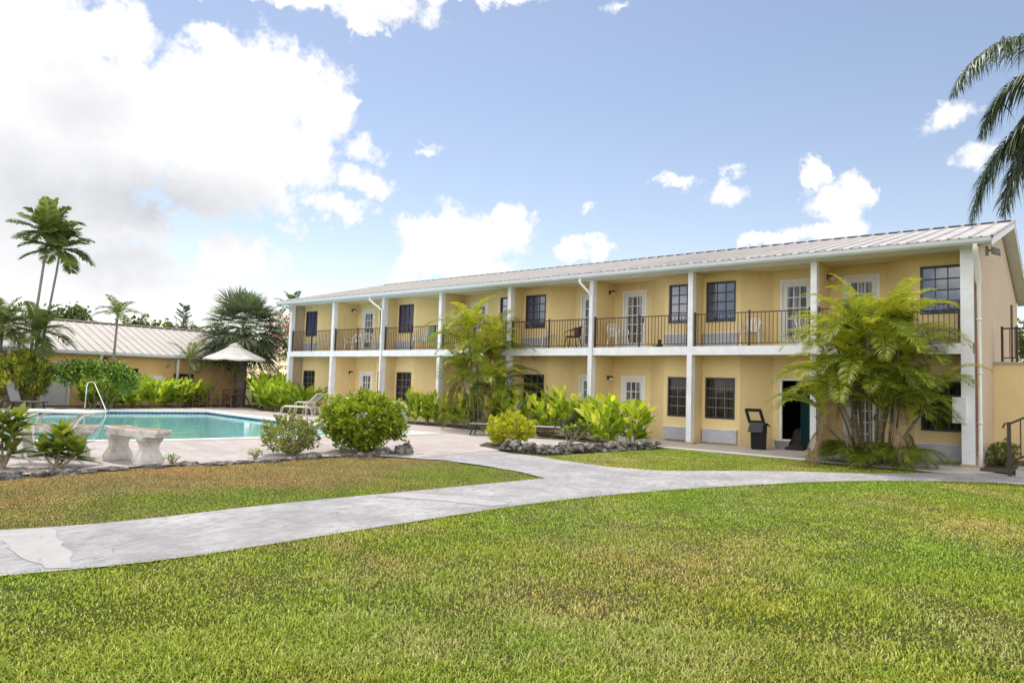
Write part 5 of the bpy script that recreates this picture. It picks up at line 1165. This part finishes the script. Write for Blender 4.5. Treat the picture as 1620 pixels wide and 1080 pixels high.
def crown_palm(label, loc, h, fl, n, lean=(0, 0), r=.09, name='slender_palm', mat='palm_leaf', grp=None, droop=(.7, 1.6), e0=(-.1, 1.3), ll=.55, lw=.045, nl=36, tone=.45, tm='palm_trunk', scale_sh=True):
    t_ = thing(name, label, 'palm', loc, 0, grp); tx = Vector((lean[0], lean[1], h))
    MB().tube([(0, 0, 0), tx * .12, tx * .5 - Vector((lean[0], lean[1], 0)) * .12, tx * .9, tx], [r * 1.5, r * 1.05, r * .9, r * .75, r * .7], 10, caps=False).build('trunk', tm, t_, smooth=True)
    MB().tube([tx * .995, tx + Vector((0, 0, .25 * fl / 1.5)), tx + Vector((0, 0, .5 * fl / 1.5))], [r * .8, r * .95, r * .35], 10).build('crownshaft', 'stem_green', t_, smooth=True)
    nb = NB(); top = np.array(tx) + np.array([0, 0, .35 * fl / 1.5])
    for k in range(n):
        a = k * 2.4 + random.uniform(-.2, .2); e = e0[0] + (e0[1] - e0[0]) * ((k + .5) / n) ** .9
        frond(nb, top, (math.cos(a) * math.cos(e), math.sin(a) * math.cos(e), math.sin(e)), fl * random.uniform(.85, 1.08), random.uniform(*droop), nl, ll, lw, .85, .4, .4, var=np.clip(tone + random.uniform(-.2, .2), 0, 1), start=.12, seg=3)
    nb.build('crown', mat, t_); return t_
crown_palm('taller of the twin slender palms at the left edge', (-34.1, -9.95, 0), 7.5, 1.6, 20, (.25, .35), .065, grp='twin slender palms', ll=.66, lw=.085, droop=(.4, 1.0), e0=(-.25, 1.45), nl=46, tone=.55)
crown_palm('shorter twin of the tallest slender palm, its crown just to the right', (-34.4, -9.5, 0), 6.9, 1.5, 18, (.45, .45), .06, grp='twin slender palms', ll=.6, lw=.085, droop=(.4, 1.0), e0=(-.5, 1.4), nl=46, tone=.5)
crown_palm('low bushy palm cut by the left edge in front of the far roof', at(-34.3, -10.3, -.8), 3.2, 1.7, 20, (.1, 0), .11, ll=.6, lw=.06, e0=(-.2, 1.35))
crown_palm('low bushy palm behind the trunks of the twin palms', at(-34.6, -10.1, .55), 3.0, 1.7, 20, (.15, .1), .11, ll=.6, lw=.06, e0=(-.3, 1.35))
crown_palm('single thin palm with an upswept crown rising in front of the far roof', (-34.1, -6.45, 0), 4.2, 1.25, 11, (.02, .1), .065, ll=.42, lw=.05, e0=(.1, 1.2), droop=(.9, 1.6), nl=24)
crown_palm('young palm beside the fan palm, its fronds before the orange wall', (-34.95, -2.1, 0), 2.1, 1.6, 10, (-.1, -.1), .07, ll=.45, lw=.045)
crown_palm('thin-stemmed young palm leaning behind the parasol', (-34.9, -1.3, 0), 2.0, 1.5, 9, (.6, .7), .06, ll=.45, lw=.045)
crown_palm('distant palm crown above the left corner of the motel roof', (-41.6, 8.2, 0), 6.2, 1.6, 14, (.1, 0), .14, ll=.5, lw=.06, e0=(0, 1.4))
# sabal fan palm
sb = thing('fan_palm', 'large blue-green fan palm with a thick trunk behind the parasol', 'palm', (-34.55, .45, 0))
MB().tube([(-.05, -.05, 0), (0, 0, .4), (.06, .05, 1.4), (.02, .05, 2.6), (0, .05, 4.1)], [.42, .34, .29, .27, .30], 16, caps=False).build('trunk', 'sabal_trunk', sb, smooth=True)
bt = MB()
for k in range(40): a = k * 2.4; z = 2.7 + 1.4 * k / 40; bt.bar((.24 * math.cos(a), .24 * math.sin(a), z), (.42 * math.cos(a), .42 * math.sin(a), z + .3), .09, .03)
bt.build('leaf_boots', 'sabal_trunk', sb)
nb = NB(); ntot = 84
for k in range(ntot):
    a = k * 2.4 + random.uniform(-.2, .2); e = -0.6 + 2.1 * (k + .5) / ntot; fan(nb, np.array([0, .05, 4.0 + .4 * k / ntot]), (math.cos(a) * math.cos(e), math.sin(a) * math.cos(e), math.sin(e)), random.uniform(1.3, 1.65), 38, var=np.clip(.45 + random.uniform(-.2, .25) - .15 * (e < -.2), 0, 1), lw=.075, dr=.2)
nb.build('crown', 'sabal_leaf', sb)
# dry skirt and dark undergrowth palms around its trunk
areca('bushy green palm undergrowth around the fan palm trunk', (-35.2, 2.0, .05), 6, 42, 2.0, 1.6, 1.6, 10, 4, .25, 30)
# royal palm: trunk outside the frame on the right, fronds hang into view
ry = thing('royal_palm', 'palm whose long drooping fronds hang in at the top right', 'palm', (3.04, -4.85, 0))
MB().tube([(0, 0, 0), (0, 0, .5), (.02, 0, 3), (-.1, -.05, 5.95)], [.26, .20, .17, .15], 14, caps=False).build('trunk', 'palm_trunk', ry, smooth=True)
MB().tube([(-.1, -.05, 5.9), (-.12, -.05, 6.55), (-.14, -.05, 7.05)], [.16, .15, .07], 12).build('crownshaft', 'stem_green', ry, smooth=True)
FR = [(-1, -.05, .87, 3.83, 2.22, .4), (-1, .85, 1.04, 2.99, 3.11, .5), (-1, .68, .27, 3.45, 2.7, .4), (-1, 1.31, .28, 2.94, 2.9, .5), (-.4, -1, .6, 3.3, 2.2, .4), (0, 1, .8, 3.4, 2.0, .4), (1, .5, .5, 3.5, 2.0, .5), (1, -.4, .7, 3.5, 2.0, .5), (.3, -1, .3, 3.4, 2.2, .5), (.2, .3, 1.3, 3.0, 1.4, .5), (.6, .2, 1.1, 3.3, 1.8, .5), (1, 0, .1, 3.4, 2.4, .4)]
for (lat, dep, e, L, dr, va) in FR:
    nb = NB(); d = np.array(L3(lat, 0, dep)); d = unit(d) * math.cos(e); d[2] = math.sin(e)
    frond(nb, (-.14, -.05, 6.9), d, L, dr, 110, .42, .032, .95, .35, 1.1, var=va + .1, start=.14, jitter=.22, seg=3)
    frond(nb, (-.14, -.05, 6.9), d, L, dr, 120, .46, .036, .8, -.15, .9, var=va, start=.14, jitter=.16, seg=3); nb.build('frond', 'royal_leaf', ry)

# ------------------------------------------------------------ grass: real blades, finer close to the camera
def grass(name, polys, box, dens, hgt, wid, mat, rmin=0, rmax=1e9, excl=()):
    x0, x1, y0, y1 = box; n = int((x1 - x0) * (y1 - y0) * dens); x = rng.uniform(x0, x1, n); y = rng.uniform(y0, y1, n)
    dx, dy = x - CAM.x, y - CAM.y; r = np.hypot(dx, dy); fw = dx * -.6349 + dy * .7726; lat = dx * .7726 + dy * .6349
    k = (fw > 1.2) & (np.abs(lat) < fw * .86 + .8) & (r >= rmin) & (r < rmax); x, y = x[k], y[k]
    m_ = np.zeros(len(x), bool)
    for p in polys: m_ |= inpoly(x, y, p)
    for p in excl: m_ &= ~inpoly(x, y, p)
    x, y = x[m_], y[m_]; n = len(x); nb = NB()
    # tufts: pull blades towards tuft centres
    P = np.stack([x, y, np.full(n, 0.0)], 1); a = rng.uniform(0, 2 * PI, n); lean = np.abs(rng.normal(.55, .35, n)); cl = .65 + .5 * np.sin(x * 3.1 + 2 * np.sin(y * 2.3)) * np.sin(y * 2.7 + np.sin(x * 1.9)) * .6
    D = np.stack([np.cos(a) * lean, np.sin(a) * lean, np.ones(n)], 1); L = hgt * (.55 + .75 * rng.random(n)) * cl
    S = np.stack([-np.sin(a), np.cos(a), 0 * a], 1); Dn = unit(D); W = wid * (.6 + .7 * rng.random(n)); var = rng.random(n)
    tip_out = np.stack([np.cos(a), np.sin(a), -.35 + 0 * a], 1)
    p1 = P + Dn * (L * .55)[:, None]; p2 = p1 + unit(Dn + tip_out * (.5 + rng.random(n)[:, None])) * (L * .5)[:, None]
    V = np.stack([P - S * (W / 2)[:, None], P + S * (W / 2)[:, None], p1 + S * (W * .45)[:, None], p1 - S * (W * .45)[:, None], p2 + S * (W * .08)[:, None], p2 - S * (W * .08)[:, None]], 1)
    b0 = np.arange(n)[:, None] * 6; Q = np.stack([b0 + np.array([0, 1, 2, 3]), b0 + np.array([3, 2, 4, 5])], 1); nb.add(V, Q, np.repeat(var, 6))
    print(name, n); return tag(nb.build(name, mat, smooth=False), kind='stuff')
RB = (-8, 8, -19.8, -1.5)
grass('grass', [FRONT], (-5.5, 6, -19, -13.5), 6000, .062, .0058, 'grass_blades', 0, 5.2)
grass('grass', [FRONT], (-8, 8, -19.8, -9), 3000, .052, .0075, 'grass_blades', 5.2, 8.5)
grass('grass', [FRONT], RB, 2400, .040, .010, 'grass_blades', 8.5, 13)
grass('grass', [FRONT], (-5, 9, -9, -2), 1800, .036, .013, 'grass_blades', 13, 24)
grass('grass', [STRIP], (-11.2, -5, -20, -9), 2600, .030, .010, 'grass_strip')
grass('grass', [LAWN2], (-8.2, 0, -8, -1.8), 1900, .030, .014, 'grass_blades')
# longer blades leaning over the edge of the path
edge = densify(low, .6, 0); ex = []
for a, b_ in zip(edge[:-1], edge[1:]):
    ex.append(a)
pts = np.array(edge); seg = pts[1:] - pts[:-1]; ls = np.linalg.norm(seg, axis=1); m_ = int(ls.sum() * 420); i = rng.choice(len(seg), m_, p=ls / ls.sum()); f = rng.random((m_, 1)); P2 = pts[i] + seg[i] * f + rng.normal(0, .025, (m_, 2)); nb = NB()
leaves(nb, np.column_stack([P2, np.zeros(m_)]), np.column_stack([rng.normal(0, .6, (m_, 2)), np.ones(m_)]), .045 + .06 * rng.random(m_) ** 3, .007, .4, 2, roll=1)
tag(nb.build('grass', 'grass_blades'), kind='stuff')

# scattered taller tufts in the front lawn and fallen leaves on lawn, path and deck
nt = 260; tx = rng.uniform(-5, 5, nt); ty = rng.uniform(-18.6, -4, nt); kk = inpoly(tx, ty, FRONT); tx, ty = tx[kk], ty[kk]; nt = len(tx); per = 26
a_ = rng.uniform(0, 2 * PI, nt * per); P_ = np.column_stack([np.repeat(tx, per) + rng.normal(0, .035, nt * per), np.repeat(ty, per) + rng.normal(0, .035, nt * per), np.zeros(nt * per)])
nb = NB(); leaves(nb, P_, np.column_stack([np.cos(a_) * .7, np.sin(a_) * .7, np.ones(nt * per)]), .06 + .07 * rng.random(nt * per), .0075, .45, 3, var=np.clip(np.repeat(rng.random(nt), per) * .7 + .3 * rng.random(nt * per), 0, 1), roll=1)
tag(nb.build('grass', 'grass_blades'), kind='stuff')
nl_ = 900; fx = rng.uniform(-16, 4, nl_); fy = rng.uniform(-19, -1.8, nl_); kk = ~inpoly(fx, fy, offset(POOL, .1)); fx, fy = fx[kk], fy[kk]; nl_ = len(fx)
on_l = inpoly(fx, fy, FRONT) | inpoly(fx, fy, STRIP) | inpoly(fx, fy, LAWN2)
nb = NB(); small_leaves(nb, np.column_stack([fx, fy, np.where(on_l, .045, .044)]), np.column_stack([rng.normal(0, 1, (nl_, 2)), rng.normal(0, .12, nl_)]), .03 + .04 * rng.random(nl_), .018, roll=.25)
tag(nb.build('fallen_leaves', 'dry_leaf'), kind='stuff')
